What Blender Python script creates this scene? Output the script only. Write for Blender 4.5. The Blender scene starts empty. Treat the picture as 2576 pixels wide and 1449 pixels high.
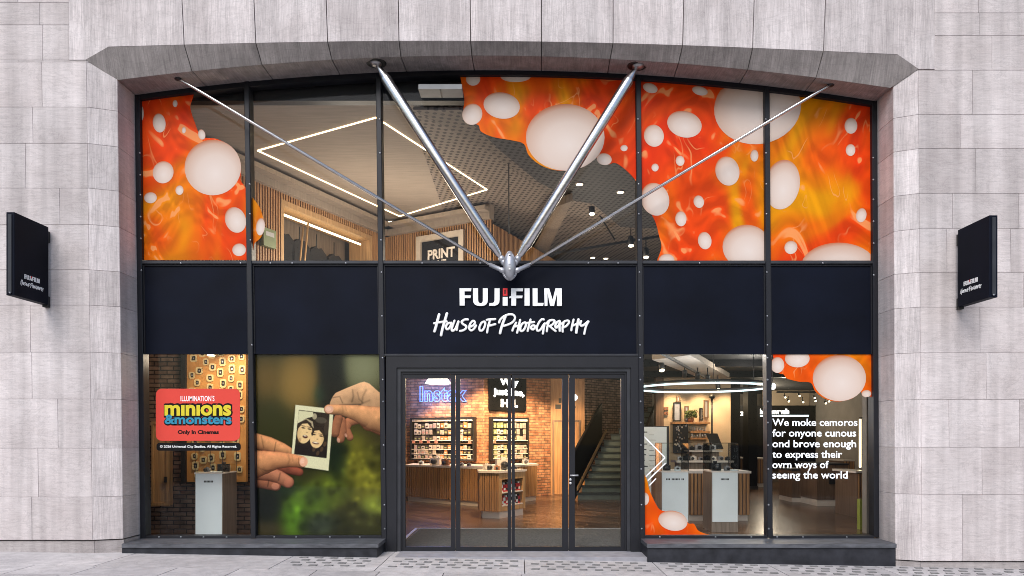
import bpy, bmesh, math, random
import numpy as np
from mathutils import Vector, Matrix
R = math.radians
random.seed(7)
SC = bpy.context.scene
COL = SC.collection

# ------------------------------------------------------------------ camera, sky, sun, exposure
DIST, FPX, VX, HZ, EYE = 10.0, 1720.0, 1310.0, 1100.0, 1.674
cd = bpy.data.cameras.new('camera'); cam = bpy.data.objects.new('camera', cd); COL.objects.link(cam)
cam.location = (0, -DIST, EYE); cam.rotation_euler = (R(90), 0, 0)
cd.sensor_width = 36; cd.lens = FPX / 2576 * 36
cd.shift_x = (1288 - VX) / 2576; cd.shift_y = (HZ - 724.5) / 2576
cd.clip_start = 0.1; cd.clip_end = 500
SC.camera = cam
w = bpy.data.worlds.new('World'); SC.world = w; w.use_nodes = True
wn = w.node_tree
sky = wn.nodes.new('ShaderNodeTexSky'); sky.sky_type = 'NISHITA'; sky.sun_disc = False
SUN_EL, SUN_AZ = 44, -15          # the sun stands behind the camera, a little to the left, in thin cloud
sky.sun_elevation = R(SUN_EL); sky.sun_rotation = R(180 + SUN_AZ * -1); sky.air_density = 1.2; sky.dust_density = 2.0; sky.ozone_density = 2.0
wn.links.new(sky.outputs[0], wn.nodes['Background'].inputs[0]); wn.nodes['Background'].inputs[1].default_value = 0.09
sd = bpy.data.lights.new('sun', 'SUN'); sd.energy = 1.5; sd.angle = R(35); sd.color = (1.0, 0.975, 0.965)
so = bpy.data.objects.new('sun', sd); COL.objects.link(so)
_d = Vector((math.sin(R(SUN_AZ)) * math.cos(R(SUN_EL)), -math.cos(R(SUN_AZ)) * math.cos(R(SUN_EL)), math.sin(R(SUN_EL))))
so.rotation_euler = (_d).to_track_quat('Z', 'Y').to_euler(); so.location = (-4, -12, 12)
SC.view_settings.view_transform = 'Standard'; SC.view_settings.look = 'None'
SC.view_settings.exposure = 0.82; SC.view_settings.gamma = 1
SC.cycles.use_denoising = True; SC.cycles.filter_width = 0.95
SC.cycles.max_bounces = 8; SC.cycles.transparent_max_bounces = 24
SC.cycles.sample_clamp_indirect = 4
SC.cycles.caustics_reflective = False; SC.cycles.caustics_refractive = False

# ------------------------------------------------------------------ helpers
def P(dx, dy, Y=0.0):
    d = DIST + Y
    return Vector(((dx - VX) * d / FPX, Y, EYE + (HZ - dy) * d / FPX))
def Xat(dx, Y=0.0): return (dx - VX) * (DIST + Y) / FPX
def Zat(dy, Y=0.0): return EYE + (HZ - dy) * (DIST + Y) / FPX
def F(dx, dy, z=0.0):
    d = FPX * (EYE - z) / (dy - HZ); return Vector(((dx - VX) * d / FPX, d - DIST, z))
def C(dx, dy, h):
    d = FPX * h / (HZ - dy); return Vector(((dx - VX) * d / FPX, d - DIST, EYE + h))
def W(dx, dy, a, b, off=0.0):
    """where the sight line meets the upright plane through plan points a, b (pushed off towards the street)"""
    ax, ay = a; bx, by = b
    t = Vector((bx - ax, by - ay)).normalized(); n = Vector((t.y, -t.x))
    if n.y > 0: n = -n
    ax += n.x * off; ay += n.y * off
    k = (dx - VX) / FPX
    ex, ey = t.x, t.y
    # (ax+s ex) = k (DIST + ay + s ey)
    s = (k * (DIST + ay) - ax) / (ex - k * ey)
    X = ax + s * ex; Y = ay + s * ey
    return Vector((X, Y, EYE + (HZ - dy) * (DIST + Y) / FPX))

class MB:
    def __init__(s): s.v = []; s.f = []; s.m = []; s.uv = []; s.mi = 0; s.smooth = []; s.sm = False
    def add(s, vs, fs, uvs=None):
        b = len(s.v); s.v += [tuple(v) for v in vs]
        for i, f in enumerate(fs):
            s.f.append([b + k for k in f]); s.m.append(s.mi); s.smooth.append(s.sm)
            s.uv.append(uvs[i] if uvs else None)
        return s
    def quad(s, a, b, c, d, uv=None): return s.add([a, b, c, d], [(0, 1, 2, 3)], [uv] if uv else None)
    def box(s, x0, x1, y0, y1, z0, z1, bev=0.0):
        vs = [(x, y, z) for z in (z0, z1) for y in (y0, y1) for x in (x0, x1)]
        if bev <= 0:
            return s.add(vs, [(0, 2, 3, 1), (4, 5, 7, 6), (0, 1, 5, 4), (2, 6, 7, 3), (0, 4, 6, 2), (1, 3, 7, 5)])
        bm = bmesh.new(); bv = [bm.verts.new(v) for v in vs]
        for f in [(0, 2, 3, 1), (4, 5, 7, 6), (0, 1, 5, 4), (2, 6, 7, 3), (0, 4, 6, 2), (1, 3, 7, 5)]: bm.faces.new([bv[i] for i in f])
        bmesh.ops.bevel(bm, geom=list(bm.edges), offset=bev, segments=2, profile=0.5, affect='EDGES')
        return s.addbm(bm)
    def addbm(s, bm):
        bm.verts.index_update()
        s.add([v.co.copy() for v in bm.verts], [[v.index for v in f.verts] for f in bm.faces]); bm.free(); return s
    def obox(s, c, ux, uy, uz):
        """box from corner c along three vectors"""
        c = Vector(c); ux, uy, uz = Vector(ux), Vector(uy), Vector(uz)
        vs = [c + ux * i + uy * j + uz * k for k in (0, 1) for j in (0, 1) for i in (0, 1)]
        return s.add(vs, [(0, 2, 3, 1), (4, 5, 7, 6), (0, 1, 5, 4), (2, 6, 7, 3), (0, 4, 6, 2), (1, 3, 7, 5)])
    def prism(s, pts, vec):
        n = len(pts); vec = Vector(vec); a = [Vector(p) for p in pts]; b = [p + vec for p in a]
        fs = [tuple(range(n)), tuple(range(2 * n - 1, n - 1, -1))]
        fs += [(i, i + n, (i + 1) % n + n, (i + 1) % n) for i in range(n)]
        return s.add(a + b, fs)
    def rings(s, rings, cap=True):
        n = len(rings[0]); vs = [p for r in rings for p in r]; fs = []
        for i in range(len(rings) - 1):
            for j in range(n):
                fs.append((i * n + j, i * n + (j + 1) % n, (i + 1) * n + (j + 1) % n, (i + 1) * n + j))
        if cap: fs += [tuple(range(n - 1, -1, -1)), tuple(range((len(rings) - 1) * n, len(rings) * n))]
        return s.add(vs, fs)
    def tube(s, p0, p1, rs, n=16):
        """rs: list of (t along, radius)"""
        p0, p1 = Vector(p0), Vector(p1); d = (p1 - p0)
        q = d.to_track_quat('Z', 'Y'); rr = []
        for t, r in rs:
            rr.append([p0 + d * t + q @ Vector((math.cos(a) * r, math.sin(a) * r, 0)) for a in [2 * math.pi * k / n for k in range(n)]])
        o = s.sm; s.sm = True; s.rings(rr); s.sm = o; return s
    def rod(s, p0, p1, r, n=12): return s.tube(p0, p1, [(0, r), (1, r)], n)
    def ball(s, c, rx, ry, rz, nu=16, nv=10, rot=None):
        c = Vector(c); rr = []
        for i in range(nv + 1):
            th = math.pi * min(max(i / nv, 0.004), 0.996)
            ring = []
            for k in range(nu):
                a = 2 * math.pi * k / nu
                v = Vector((rx * math.sin(th) * math.cos(a), ry * math.sin(th) * math.sin(a), -rz * math.cos(th)))
                if rot: v = rot @ v
                ring.append(c + v)
            rr.append(ring)
        o = s.sm; s.sm = True; s.rings(rr); s.sm = o; return s
    def build(s, name, mats, parent=None):
        base = LOC.get(parent.name, Vector((0, 0, 0))) if parent else Vector((0, 0, 0))
        me = bpy.data.meshes.new(name)
        me.from_pydata([tuple(Vector(v) - base) for v in s.v], [], s.f); me.update()
        if not isinstance(mats, (list, tuple)): mats = [mats]
        for m in mats: me.materials.append(m)
        me.polygons.foreach_set('material_index', s.m)
        me.polygons.foreach_set('use_smooth', s.smooth)
        if any(u is not None for u in s.uv):
            ul = me.uv_layers.new(name='uv')
            for p, u in zip(me.polygons, s.uv):
                if u:
                    for li, c in zip(p.loop_indices, u): ul.data[li].uv = c
        o = bpy.data.objects.new(name, me); COL.objects.link(o)
        if parent: o.parent = parent; LOC[o.name] = base
        return o
LOC = {}
def thing(name, label, cat, loc=(0, 0, 0), group=None):
    o = bpy.data.objects.new(name, None); COL.objects.link(o); o.empty_display_size = 0.1
    o.location = loc; LOC[o.name] = Vector(loc); o['label'] = label; o['category'] = cat
    if group: o['group'] = group
    return o
def tag(o, label, cat, group=None):
    o['label'] = label; o['category'] = cat
    if group: o['group'] = group
    return o
def struct(name, mb, mat):
    o = mb.build(name, mat); o['kind'] = 'structure'; return o
def copy_tree(o, parent=None):
    c = o.copy(); COL.objects.link(c); c.parent = parent
    for ch in [q for q in bpy.data.objects if q.parent == o]: copy_tree(ch, c)
    return c
def dup(o, loc, label, rz=0.0):
    c = copy_tree(o); c.location = loc; c.rotation_euler = (0, 0, rz); c['label'] = label; LOC[c.name] = Vector(loc); return c

# ------------------------------------------------------------------ materials
def srgb(r, g, b):
    f = lambda c: (c / 255 / 12.92 if c / 255 <= 0.04045 else ((c / 255 + 0.055) / 1.055) ** 2.4)
    return (f(r), f(g), f(b), 1)
def new(name):
    m = bpy.data.materials.new(name); m.use_nodes = True; nt = m.node_tree
    return m, nt, nt.nodes['Principled BSDF']
def N(nt, t, **k):
    n = nt.nodes.new(t)
    for a, b in k.items():
        if a.startswith('i_'): n.inputs[int(a[2:])].default_value = b
        else: setattr(n, a, b)
    return n
def plain(name, col, rough=0.5, metal=0.0, var=0.12, scale=6.0, bump=0.05, stretch=(1, 1, 1), coat=0.0, spec=0.5):
    m, nt, b = new(name)
    if len(col) == 3: col = (*col, 1)
    geo = N(nt, 'ShaderNodeNewGeometry'); mp = N(nt, 'ShaderNodeMapping'); mp.inputs['Scale'].default_value = stretch
    nt.links.new(geo.outputs['Position'], mp.inputs[0])
    nz = N(nt, 'ShaderNodeTexNoise'); nz.inputs['Scale'].default_value = scale; nz.inputs['Detail'].default_value = 6
    nt.links.new(mp.outputs[0], nz.inputs['Vector'])
    mr = N(nt, 'ShaderNodeMapRange'); mr.inputs[1].default_value = 0.3; mr.inputs[2].default_value = 0.7
    mr.inputs[3].default_value = 1 - var; mr.inputs[4].default_value = 1 + var
    nt.links.new(nz.outputs[0], mr.inputs[0])
    mx = N(nt, 'ShaderNodeVectorMath', operation='SCALE'); mx.inputs[0].default_value = col[:3]
    nt.links.new(mr.outputs[0], mx.inputs['Scale']); nt.links.new(mx.outputs[0], b.inputs['Base Color'])
    b.inputs['Roughness'].default_value = rough; b.inputs['Metallic'].default_value = metal
    b.inputs['Coat Weight'].default_value = coat; b.inputs['Specular IOR Level'].default_value = spec
    if bump:
        bp = N(nt, 'ShaderNodeBump'); bp.inputs['Strength'].default_value = bump; bp.inputs['Distance'].default_value = 0.02
        nt.links.new(nz.outputs[0], bp.inputs['Height']); nt.links.new(bp.outputs[0], b.inputs['Normal'])
    return m
def glow(name, col, strength):
    m, nt, b = new(name)
    b.inputs['Base Color'].default_value = (*col[:3], 1); b.inputs['Emission Color'].default_value = (*col[:3], 1)
    b.inputs['Emission Strength'].default_value = strength; return m

def stone(name, c1, c2, vert=False, rough=0.85, streak=0.16, contrast=1.0, ys=9):
    """pale sawn limestone: combed grain, weather streaks, each block a touch different"""
    m, nt, b = new(name); L = nt.links.new
    geo = N(nt, 'ShaderNodeNewGeometry')
    isl = N(nt, 'ShaderNodeMath', operation='MULTIPLY'); isl.inputs[1].default_value = 37.0; L(geo.outputs['Random Per Island'], isl.inputs[0])
    off = N(nt, 'ShaderNodeCombineXYZ'); L(isl.outputs[0], off.inputs[0]); L(isl.outputs[0], off.inputs[2])
    ad = N(nt, 'ShaderNodeVectorMath', operation='ADD'); L(geo.outputs['Position'], ad.inputs[0]); L(off.outputs[0], ad.inputs[1])
    def noise(sc, stretch, det=6, src=ad):
        mp = N(nt, 'ShaderNodeMapping'); mp.inputs['Scale'].default_value = stretch; L(src.outputs[0], mp.inputs[0])
        nz = N(nt, 'ShaderNodeTexNoise'); nz.inputs['Scale'].default_value = sc; nz.inputs['Detail'].default_value = det; nz.inputs['Roughness'].default_value = 0.65
        L(mp.outputs[0], nz.inputs['Vector']); return nz
    big = noise(1.1, (1, 1, 1), 3); grain = noise(9, (9, ys, 0.55) if vert else (0.7, 0.7, 6.5), 7); fine = noise(60, (1, 1, 1), 4)
    comb = noise(10, (5.5, ys * 0.6, 0.3), 5)
    # runs of rain wash down the whole wall, across the joints
    gp = N(nt, 'ShaderNodeMapping'); gp.inputs['Scale'].default_value = (3.2, 3.2, 0.12); L(geo.outputs['Position'], gp.inputs[0])
    run = N(nt, 'ShaderNodeTexNoise'); run.inputs['Scale'].default_value = 2.2; run.inputs['Detail'].default_value = 6; L(gp.outputs[0], run.inputs['Vector'])
    cr = N(nt, 'ShaderNodeValToRGB'); cr.color_ramp.elements[0].position = 0.32; cr.color_ramp.elements[1].position = 0.7
    cr.color_ramp.elements[0].color = c1; cr.color_ramp.elements[1].color = c2; L(big.outputs[0], cr.inputs[0])
    def rng(src, lo, hi, a=0.3, bb=0.7):
        r = N(nt, 'ShaderNodeMapRange'); r.inputs[1].default_value = a; r.inputs[2].default_value = bb; r.inputs[3].default_value = lo; r.inputs[4].default_value = hi
        L(src, r.inputs[0]); return r.outputs[0]
    def mul(a, bb):
        q = N(nt, 'ShaderNodeMath', operation='MULTIPLY'); L(a, q.inputs[0]); L(bb, q.inputs[1]); return q.outputs[0]
    f = mul(rng(grain.outputs[0], 1 - streak * contrast, 1 + streak * contrast), rng(fine.outputs[0], 0.93, 1.06))
    f = mul(f, rng(run.outputs[0], 1 - 0.20 * contrast, 1 + 0.15 * contrast))
    f = mul(f, rng(geo.outputs['Random Per Island'], 0.91, 1.06, 0, 1))
    vn = noise(1.6, (1, 1, 2.6), 5); vn.inputs['Distortion'].default_value = 2.2
    vr = N(nt, 'ShaderNodeValToRGB'); z = vr.color_ramp.elements; z[0].position = 0.47; z[0].color = (1, 1, 1, 1); z[1].position = 0.53; z[1].color = (1, 1, 1, 1); kk = z.new(0.5); kk.color = (0.86, 0.86, 0.86, 1); L(vn.outputs[0], vr.inputs[0]); f = mul(f, vr.outputs[0])
    if vert: f = mul(f, rng(comb.outputs[0], 1 - 0.2 * contrast, 1 + 0.18 * contrast))
    sc = N(nt, 'ShaderNodeVectorMath', operation='SCALE'); L(cr.outputs[0], sc.inputs[0]); L(f, sc.inputs['Scale'])
    L(sc.outputs[0], b.inputs['Base Color']); b.inputs['Roughness'].default_value = rough
    bp = N(nt, 'ShaderNodeBump'); bp.inputs['Strength'].default_value = 0.35; bp.inputs['Distance'].default_value = 0.006
    sm = N(nt, 'ShaderNodeMath', operation='ADD'); L(grain.outputs[0], sm.inputs[0]); L(fine.outputs[0], sm.inputs[1])
    L(sm.outputs[0], bp.inputs['Height']); L(bp.outputs[0], b.inputs['Normal'])
    return m

def bricks(name, c1, c2, mortar, bw=0.225, bh=0.075, ms=0.011, dark=None):
    m, nt, b = new(name); L = nt.links.new
    uv = N(nt, 'ShaderNodeUVMap'); uv.uv_map = 'uv'
    wob = N(nt, 'ShaderNodeTexNoise'); wob.inputs['Scale'].default_value = 9; L(uv.outputs[0], wob.inputs['Vector'])
    wv = N(nt, 'ShaderNodeVectorMath', operation='MULTIPLY_ADD'); wv.inputs[1].default_value = (0.012, 0.012, 0); L(wob.outputs[1], wv.inputs[0]); L(uv.outputs[0], wv.inputs[2])
    bt = N(nt, 'ShaderNodeTexBrick'); bt.inputs['Scale'].default_value = 1; bt.inputs['Brick Width'].default_value = bw; bt.inputs['Row Height'].default_value = bh
    bt.inputs['Mortar Size'].default_value = ms; bt.inputs['Mortar Smooth'].default_value = 0.3; bt.inputs['Bias'].default_value = 0.0
    bt.inputs['Color1'].default_value = c1; bt.inputs['Color2'].default_value = c2; bt.inputs['Mortar'].default_value = mortar
    L(wv.outputs[0], bt.inputs['Vector'])
    nz = N(nt, 'ShaderNodeTexNoise'); nz.inputs['Scale'].default_value = 5.5; nz.inputs['Detail'].default_value = 8; L(uv.outputs[0], nz.inputs['Vector'])
    mr = N(nt, 'ShaderNodeMapRange'); mr.inputs[1].default_value = 0.3; mr.inputs[2].default_value = 0.7; mr.inputs[3].default_value = 0.55; mr.inputs[4].default_value = 1.5; L(nz.outputs[0], mr.inputs[0])
    sc = N(nt, 'ShaderNodeVectorMath', operation='SCALE'); L(bt.outputs[0], sc.inputs[0]); L(mr.outputs[0], sc.inputs['Scale'])
    L(sc.outputs[0], b.inputs['Base Color']); b.inputs['Roughness'].default_value = 0.85
    inv = N(nt, 'ShaderNodeMath', operation='SUBTRACT'); inv.inputs[0].default_value = 1; L(bt.outputs['Fac'], inv.inputs[1])
    bp = N(nt, 'ShaderNodeBump'); bp.inputs['Strength'].default_value = 0.8; bp.inputs['Distance'].default_value = 0.012; L(inv.outputs[0], bp.inputs['Height']); L(bp.outputs[0], b.inputs['Normal'])
    return m

def timber(name, col, axis='z', rough=0.5, var=0.3):
    st = {'z': (14, 14, 0.8), 'x': (0.8, 14, 14), 'y': (14, 0.8, 14)}[axis]
    return plain(name, col, rough, 0, var, 2.2, 0.08, st)

def perforated(name, col, hole, pitch=0.075, rough=0.7, grain=0.15):
    m, nt, b = new(name); L = nt.links.new
    geo = N(nt, 'ShaderNodeNewGeometry'); mp = N(nt, 'ShaderNodeMapping'); mp.inputs['Rotation'].default_value = (0, 0, R(30)); L(geo.outputs['Position'], mp.inputs[0])
    s = N(nt, 'ShaderNodeSeparateXYZ'); L(mp.outputs[0], s.inputs[0])
    def sn(o):
        a = N(nt, 'ShaderNodeMath', operation='MULTIPLY'); a.inputs[1].default_value = math.pi / pitch; L(o, a.inputs[0])
        q = N(nt, 'ShaderNodeMath', operation='SINE'); L(a.outputs[0], q.inputs[0]); return q.outputs[0]
    mu = N(nt, 'ShaderNodeMath', operation='MULTIPLY'); L(sn(s.outputs[0]), mu.inputs[0]); L(sn(s.outputs[1]), mu.inputs[1])
    gt = N(nt, 'ShaderNodeMapRange'); gt.inputs[1].default_value = 0.2; gt.inputs[2].default_value = 0.45; L(mu.outputs[0], gt.inputs[0])
    nz = N(nt, 'ShaderNodeTexNoise'); nz.inputs['Scale'].default_value = 3; nz.inputs['Detail'].default_value = 6
    mp2 = N(nt, 'ShaderNodeMapping'); mp2.inputs['Scale'].default_value = (0.7, 9, 1); mp2.inputs['Rotation'].default_value = (0, 0, R(30)); L(geo.outputs['Position'], mp2.inputs[0]); L(mp2.outputs[0], nz.inputs['Vector'])
    mr = N(nt, 'ShaderNodeMapRange'); mr.inputs[1].default_value = 0.3; mr.inputs[2].default_value = 0.7; mr.inputs[3].default_value = 1 - grain; mr.inputs[4].default_value = 1 + grain; L(nz.outputs[0], mr.inputs[0])
    sc = N(nt, 'ShaderNodeVectorMath', operation='SCALE'); sc.inputs[0].default_value = col[:3]; L(mr.outputs[0], sc.inputs['Scale'])
    mx = N(nt, 'ShaderNodeMix', data_type='RGBA'); L(gt.outputs[0], mx.inputs['Factor']); L(sc.outputs[0], mx.inputs['A']); mx.inputs['B'].default_value = hole
    L(mx.outputs['Result'], b.inputs['Base Color']); b.inputs['Roughness'].default_value = rough; return m

def planks(name, c1, c2):
    m, nt, b = new(name); L = nt.links.new
    geo = N(nt, 'ShaderNodeNewGeometry'); mp = N(nt, 'ShaderNodeMapping'); mp.inputs['Rotation'].default_value = (0, 0, R(35)); L(geo.outputs['Position'], mp.inputs[0])
    bt = N(nt, 'ShaderNodeTexBrick'); bt.inputs['Scale'].default_value = 1; bt.inputs['Brick Width'].default_value = 1.3; bt.inputs['Row Height'].default_value = 0.20; bt.inputs['Mortar Size'].default_value = 0.006
    bt.inputs['Color1'].default_value = c1; bt.inputs['Color2'].default_value = c2; bt.inputs['Mortar'].default_value = (0.02, 0.012, 0.008, 1); L(mp.outputs[0], bt.inputs['Vector'])
    mp2 = N(nt, 'ShaderNodeMapping'); mp2.inputs['Scale'].default_value = (1.2, 16, 1); L(mp.outputs[0], mp2.inputs[0])
    nz = N(nt, 'ShaderNodeTexNoise'); nz.inputs['Scale'].default_value = 2; nz.inputs['Detail'].default_value = 6; L(mp2.outputs[0], nz.inputs['Vector'])
    mr = N(nt, 'ShaderNodeMapRange'); mr.inputs[1].default_value = 0.3; mr.inputs[2].default_value = 0.7; mr.inputs[3].default_value = 0.5; mr.inputs[4].default_value = 1.5; L(nz.outputs[0], mr.inputs[0])
    sc = N(nt, 'ShaderNodeVectorMath', operation='SCALE'); L(bt.outputs[0], sc.inputs[0]); L(mr.outputs[0], sc.inputs['Scale']); L(sc.outputs[0], b.inputs['Base Color'])
    b.inputs['Roughness'].default_value = 0.24; return m

def glassmat(name, tint, refl):
    m, nt, b = new(name); L = nt.links.new; nt.nodes.remove(b)
    t = N(nt, 'ShaderNodeBsdfTransparent'); t.inputs[0].default_value = (*tint, 1)
    g = N(nt, 'ShaderNodeBsdfGlossy'); g.inputs['Roughness'].default_value = 0.02
    fr = N(nt, 'ShaderNodeFresnel'); fr.inputs[0].default_value = 1.5
    mu = N(nt, 'ShaderNodeMath', operation='MULTIPLY'); mu.inputs[1].default_value = refl; L(fr.outputs[0], mu.inputs[0])
    mx = N(nt, 'ShaderNodeMixShader'); L(mu.outputs[0], mx.inputs[0]); L(t.outputs[0], mx.inputs[1]); L(g.outputs[0], mx.inputs[2])
    L(mx.outputs[0], nt.nodes['Material Output'].inputs[0]); return m

def slick(name):
    """printed vinyl: orange and amber liquid swirls with thin pale lines, all of it flat ink"""
    m, nt, b = new(name); L = nt.links.new
    geo = N(nt, 'ShaderNodeNewGeometry')
    mp = N(nt, 'ShaderNodeMapping'); mp.inputs['Rotation'].default_value = (0, R(25), 0); mp.inputs['Scale'].default_value = (1.0, 1, 0.6); L(geo.outputs['Position'], mp.inputs[0])
    nz = N(nt, 'ShaderNodeTexNoise'); nz.inputs['Scale'].default_value = 0.85; nz.inputs['Detail'].default_value = 1.5; nz.inputs['Distortion'].default_value = 1.6; L(mp.outputs[0], nz.inputs['Vector'])
    cr = N(nt, 'ShaderNodeValToRGB'); e = cr.color_ramp.elements
    e[0].position = 0.30; e[0].color = srgb(210, 50, 10); e[1].position = 0.74; e[1].color = srgb(212, 140, 6)
    q = e.new(0.46); q.color = srgb(210, 66, 9); q = e.new(0.53); q.color = srgb(211, 84, 9); q = e.new(0.61); q.color = srgb(209, 108, 7)
    L(nz.outputs[0], cr.inputs[0])
    wv = N(nt, 'ShaderNodeTexNoise'); wv.inputs['Scale'].default_value = 1.9; wv.inputs['Detail'].default_value = 0.6; wv.inputs['Distortion'].default_value = 2.4; L(mp.outputs[0], wv.inputs['Vector'])
    ln = N(nt, 'ShaderNodeValToRGB'); z = ln.color_ramp.elements; z[0].position = 0.565; z[0].color = (0, 0, 0, 1); z[1].position = 0.61; z[1].color = (0, 0, 0, 1)
    k = z.new(0.588); k.color = (1, 1, 1, 1); L(wv.outputs[0], ln.inputs[0])
    def height(dx, dz):
        of = N(nt, 'ShaderNodeVectorMath', operation='ADD'); of.inputs[1].default_value = (dx, 0, dz); L(mp.outputs[0], of.inputs[0])
        a = N(nt, 'ShaderNodeTexNoise'); a.inputs['Scale'].default_value = 1.35; a.inputs['Detail'].default_value = 1.0; a.inputs['Roughness'].default_value = 0.35; a.inputs['Distortion'].default_value = 3.2; L(of.outputs[0], a.inputs['Vector']); return a.outputs[0]
    df = N(nt, 'ShaderNodeMath', operation='SUBTRACT'); L(height(0, 0), df.inputs[0]); L(height(0.016, 0.03), df.inputs[1])
    sh = N(nt, 'ShaderNodeMapRange'); sh.inputs[1].default_value = -0.075; sh.inputs[2].default_value = 0.06; sh.inputs[3].default_value = 0.80; sh.inputs[4].default_value = 1.12; L(df.outputs[0], sh.inputs[0])
    dk = N(nt, 'ShaderNodeVectorMath', operation='SCALE'); L(cr.outputs[0], dk.inputs[0]); L(sh.outputs[0], dk.inputs['Scale'])
    hl = N(nt, 'ShaderNodeValToRGB'); z = hl.color_ramp.elements; z[0].position = 0.70; z[0].color = (0, 0, 0, 1); z[1].position = 0.86; z[1].color = (0.75, 0.75, 0.75, 1)
    hm_ = N(nt, 'ShaderNodeMapRange'); hm_.inputs[1].default_value = -0.1; hm_.inputs[2].default_value = 0.14; L(df.outputs[0], hm_.inputs[0]); L(hm_.outputs[0], hl.inputs[0])
    br = N(nt, 'ShaderNodeTexNoise'); br.inputs['Scale'].default_value = 2.6; L(mp.outputs[0], br.inputs['Vector'])
    bk = N(nt, 'ShaderNodeMapRange'); bk.inputs[1].default_value = 0.5; bk.inputs[2].default_value = 0.62; bk.inputs[4].default_value = 0.7; L(br.outputs[0], bk.inputs[0])
    lw = N(nt, 'ShaderNodeMath', operation='MULTIPLY'); L(ln.outputs[0], lw.inputs[0]); L(bk.outputs[0], lw.inputs[1])
    mu = N(nt, 'ShaderNodeMath', operation='MAXIMUM'); L(lw.outputs[0], mu.inputs[0]); L(hl.outputs[0], mu.inputs[1])
    mx = N(nt, 'ShaderNodeMix', data_type='RGBA'); L(mu.outputs[0], mx.inputs['Factor']); L(dk.outputs[0], mx.inputs['A']); mx.inputs['B'].default_value = srgb(226, 150, 92)
    L(mx.outputs['Result'], b.inputs['Base Color']); b.inputs['Roughness'].default_value = 0.45; b.inputs['Specular IOR Level'].default_value = 0.08; return m

def inkoval(name):
    """cream oval printed with a soft radial blend: pale middle, blush rim"""
    m, nt, b = new(name); L = nt.links.new
    uv = N(nt, 'ShaderNodeUVMap'); uv.uv_map = 'uv'
    sb = N(nt, 'ShaderNodeVectorMath', operation='SUBTRACT'); sb.inputs[1].default_value = (0.10, -0.22, 0); L(uv.outputs[0], sb.inputs[0])
    ln = N(nt, 'ShaderNodeVectorMath', operation='LENGTH'); L(sb.outputs[0], ln.inputs[0])
    cr = N(nt, 'ShaderNodeValToRGB'); e = cr.color_ramp.elements
    e[0].position = 0.0; e[0].color = srgb(212, 199, 191); e[1].position = 1.0; e[1].color = srgb(178, 112, 80)
    q = e.new(0.55); q.color = srgb(205, 187, 176); q = e.new(0.88); q.color = srgb(190, 160, 143)
    mr = N(nt, 'ShaderNodeMath', operation='MULTIPLY'); mr.inputs[1].default_value = 0.82; L(ln.outputs['Value'], mr.inputs[0]); L(mr.outputs[0], cr.inputs[0])
    L(cr.outputs[0], b.inputs['Base Color']); b.inputs['Roughness'].default_value = 0.45; b.inputs['Specular IOR Level'].default_value = 0.08; return m
M = {}
M['stone'] = stone('limestone', (0.475, 0.425, 0.42, 1), (0.61, 0.56, 0.558, 1), streak=0.11, contrast=0.95)
M['stone_comb'] = stone('combed limestone', (0.485, 0.435, 0.432, 1), (0.62, 0.57, 0.57, 1), vert=True, streak=0.11, contrast=0.95)
M['soffit'] = stone('shade-darkened stained soffit limestone', (0.225, 0.20, 0.195, 1), (0.29, 0.262, 0.255, 1), vert=True, ys=0.5)  # underside shade of the arch put into the stone colour, plus streaky staining
M['wall_joint'] = plain('wall joint', (0.42, 0.37, 0.375), 0.9)
M['mortar'] = plain('joint', (0.13, 0.115, 0.115), 0.9)
M['plinth'] = stone('plinth limestone', (0.30, 0.27, 0.265, 1), (0.42, 0.385, 0.38, 1))
M['paving'] = stone('paving stone', (0.43, 0.405, 0.405, 1), (0.55, 0.52, 0.515, 1), contrast=0.6)
M['paving_dark'] = plain('tactile bar stone', (0.20, 0.195, 0.195), 0.8, 0, 0.3, 20)
M['ground'] = plain('street ground', (0.2, 0.195, 0.19), 0.9)
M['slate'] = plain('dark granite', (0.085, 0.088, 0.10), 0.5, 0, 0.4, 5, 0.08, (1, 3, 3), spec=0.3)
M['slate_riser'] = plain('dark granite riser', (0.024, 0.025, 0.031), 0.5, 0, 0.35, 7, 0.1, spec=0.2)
M['frame'] = plain('charcoal powder coat', (0.0125, 0.0132, 0.0175), 0.42, 0, 0.12, 3, 0.02, spec=0.28)
M['frame_lt'] = plain('worn charcoal metal', (0.035, 0.037, 0.044), 0.38, 0.2, 0.2, 4, 0.02, spec=0.3)
M['navy'] = plain('navy panel', (0.0032, 0.0048, 0.0115), 0.55, 0, 0.3, 1.3, 0.03, spec=0.09)
M['screw'] = plain('screw head', (0.28, 0.29, 0.32), 0.35, 0.7)
M['steel'] = plain('brushed steel', (0.62, 0.61, 0.62), 0.24, 1.0, 0.12, 4, 0.02, (1, 1, 8))
M['steel_dk'] = plain('dull steel', (0.35, 0.34, 0.35), 0.38, 0.9, 0.2)
M['cast'] = plain('cast grey hub', (0.42, 0.43, 0.47), 0.35, 0.6, 0.1)
M['white'] = plain('white lettering', (0.86, 0.87, 0.88), 0.5, 0, 0.02, 3, 0)
M['white_glow'] = glow('white vinyl with added glow', (0.9, 0.95, 1.0), 0.35)  # added emission brightens the flat white window vinyl
M['red'] = plain('red mark', srgb(215, 22, 32), 0.5, 0, 0.05)
M['red_dark'] = plain('dark red mark', srgb(110, 6, 14), 0.5, 0, 0.05)  # plain dark red for the centre of the sign's dot
M['vinyl'] = slick('orange printed vinyl')
M['cream'] = inkoval('cream printed vinyl')
M['cream_lt'] = plain('pale cream printed vinyl', srgb(240, 226, 216), 0.45, 0, 0.04, 1.6, 0)
M['glass'] = glassmat('window glass', (0.95, 0.96, 0.955), 0.22)
M['casegl'] = glassmat('case glass', (0.93, 0.96, 0.96), 0.7)
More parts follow.
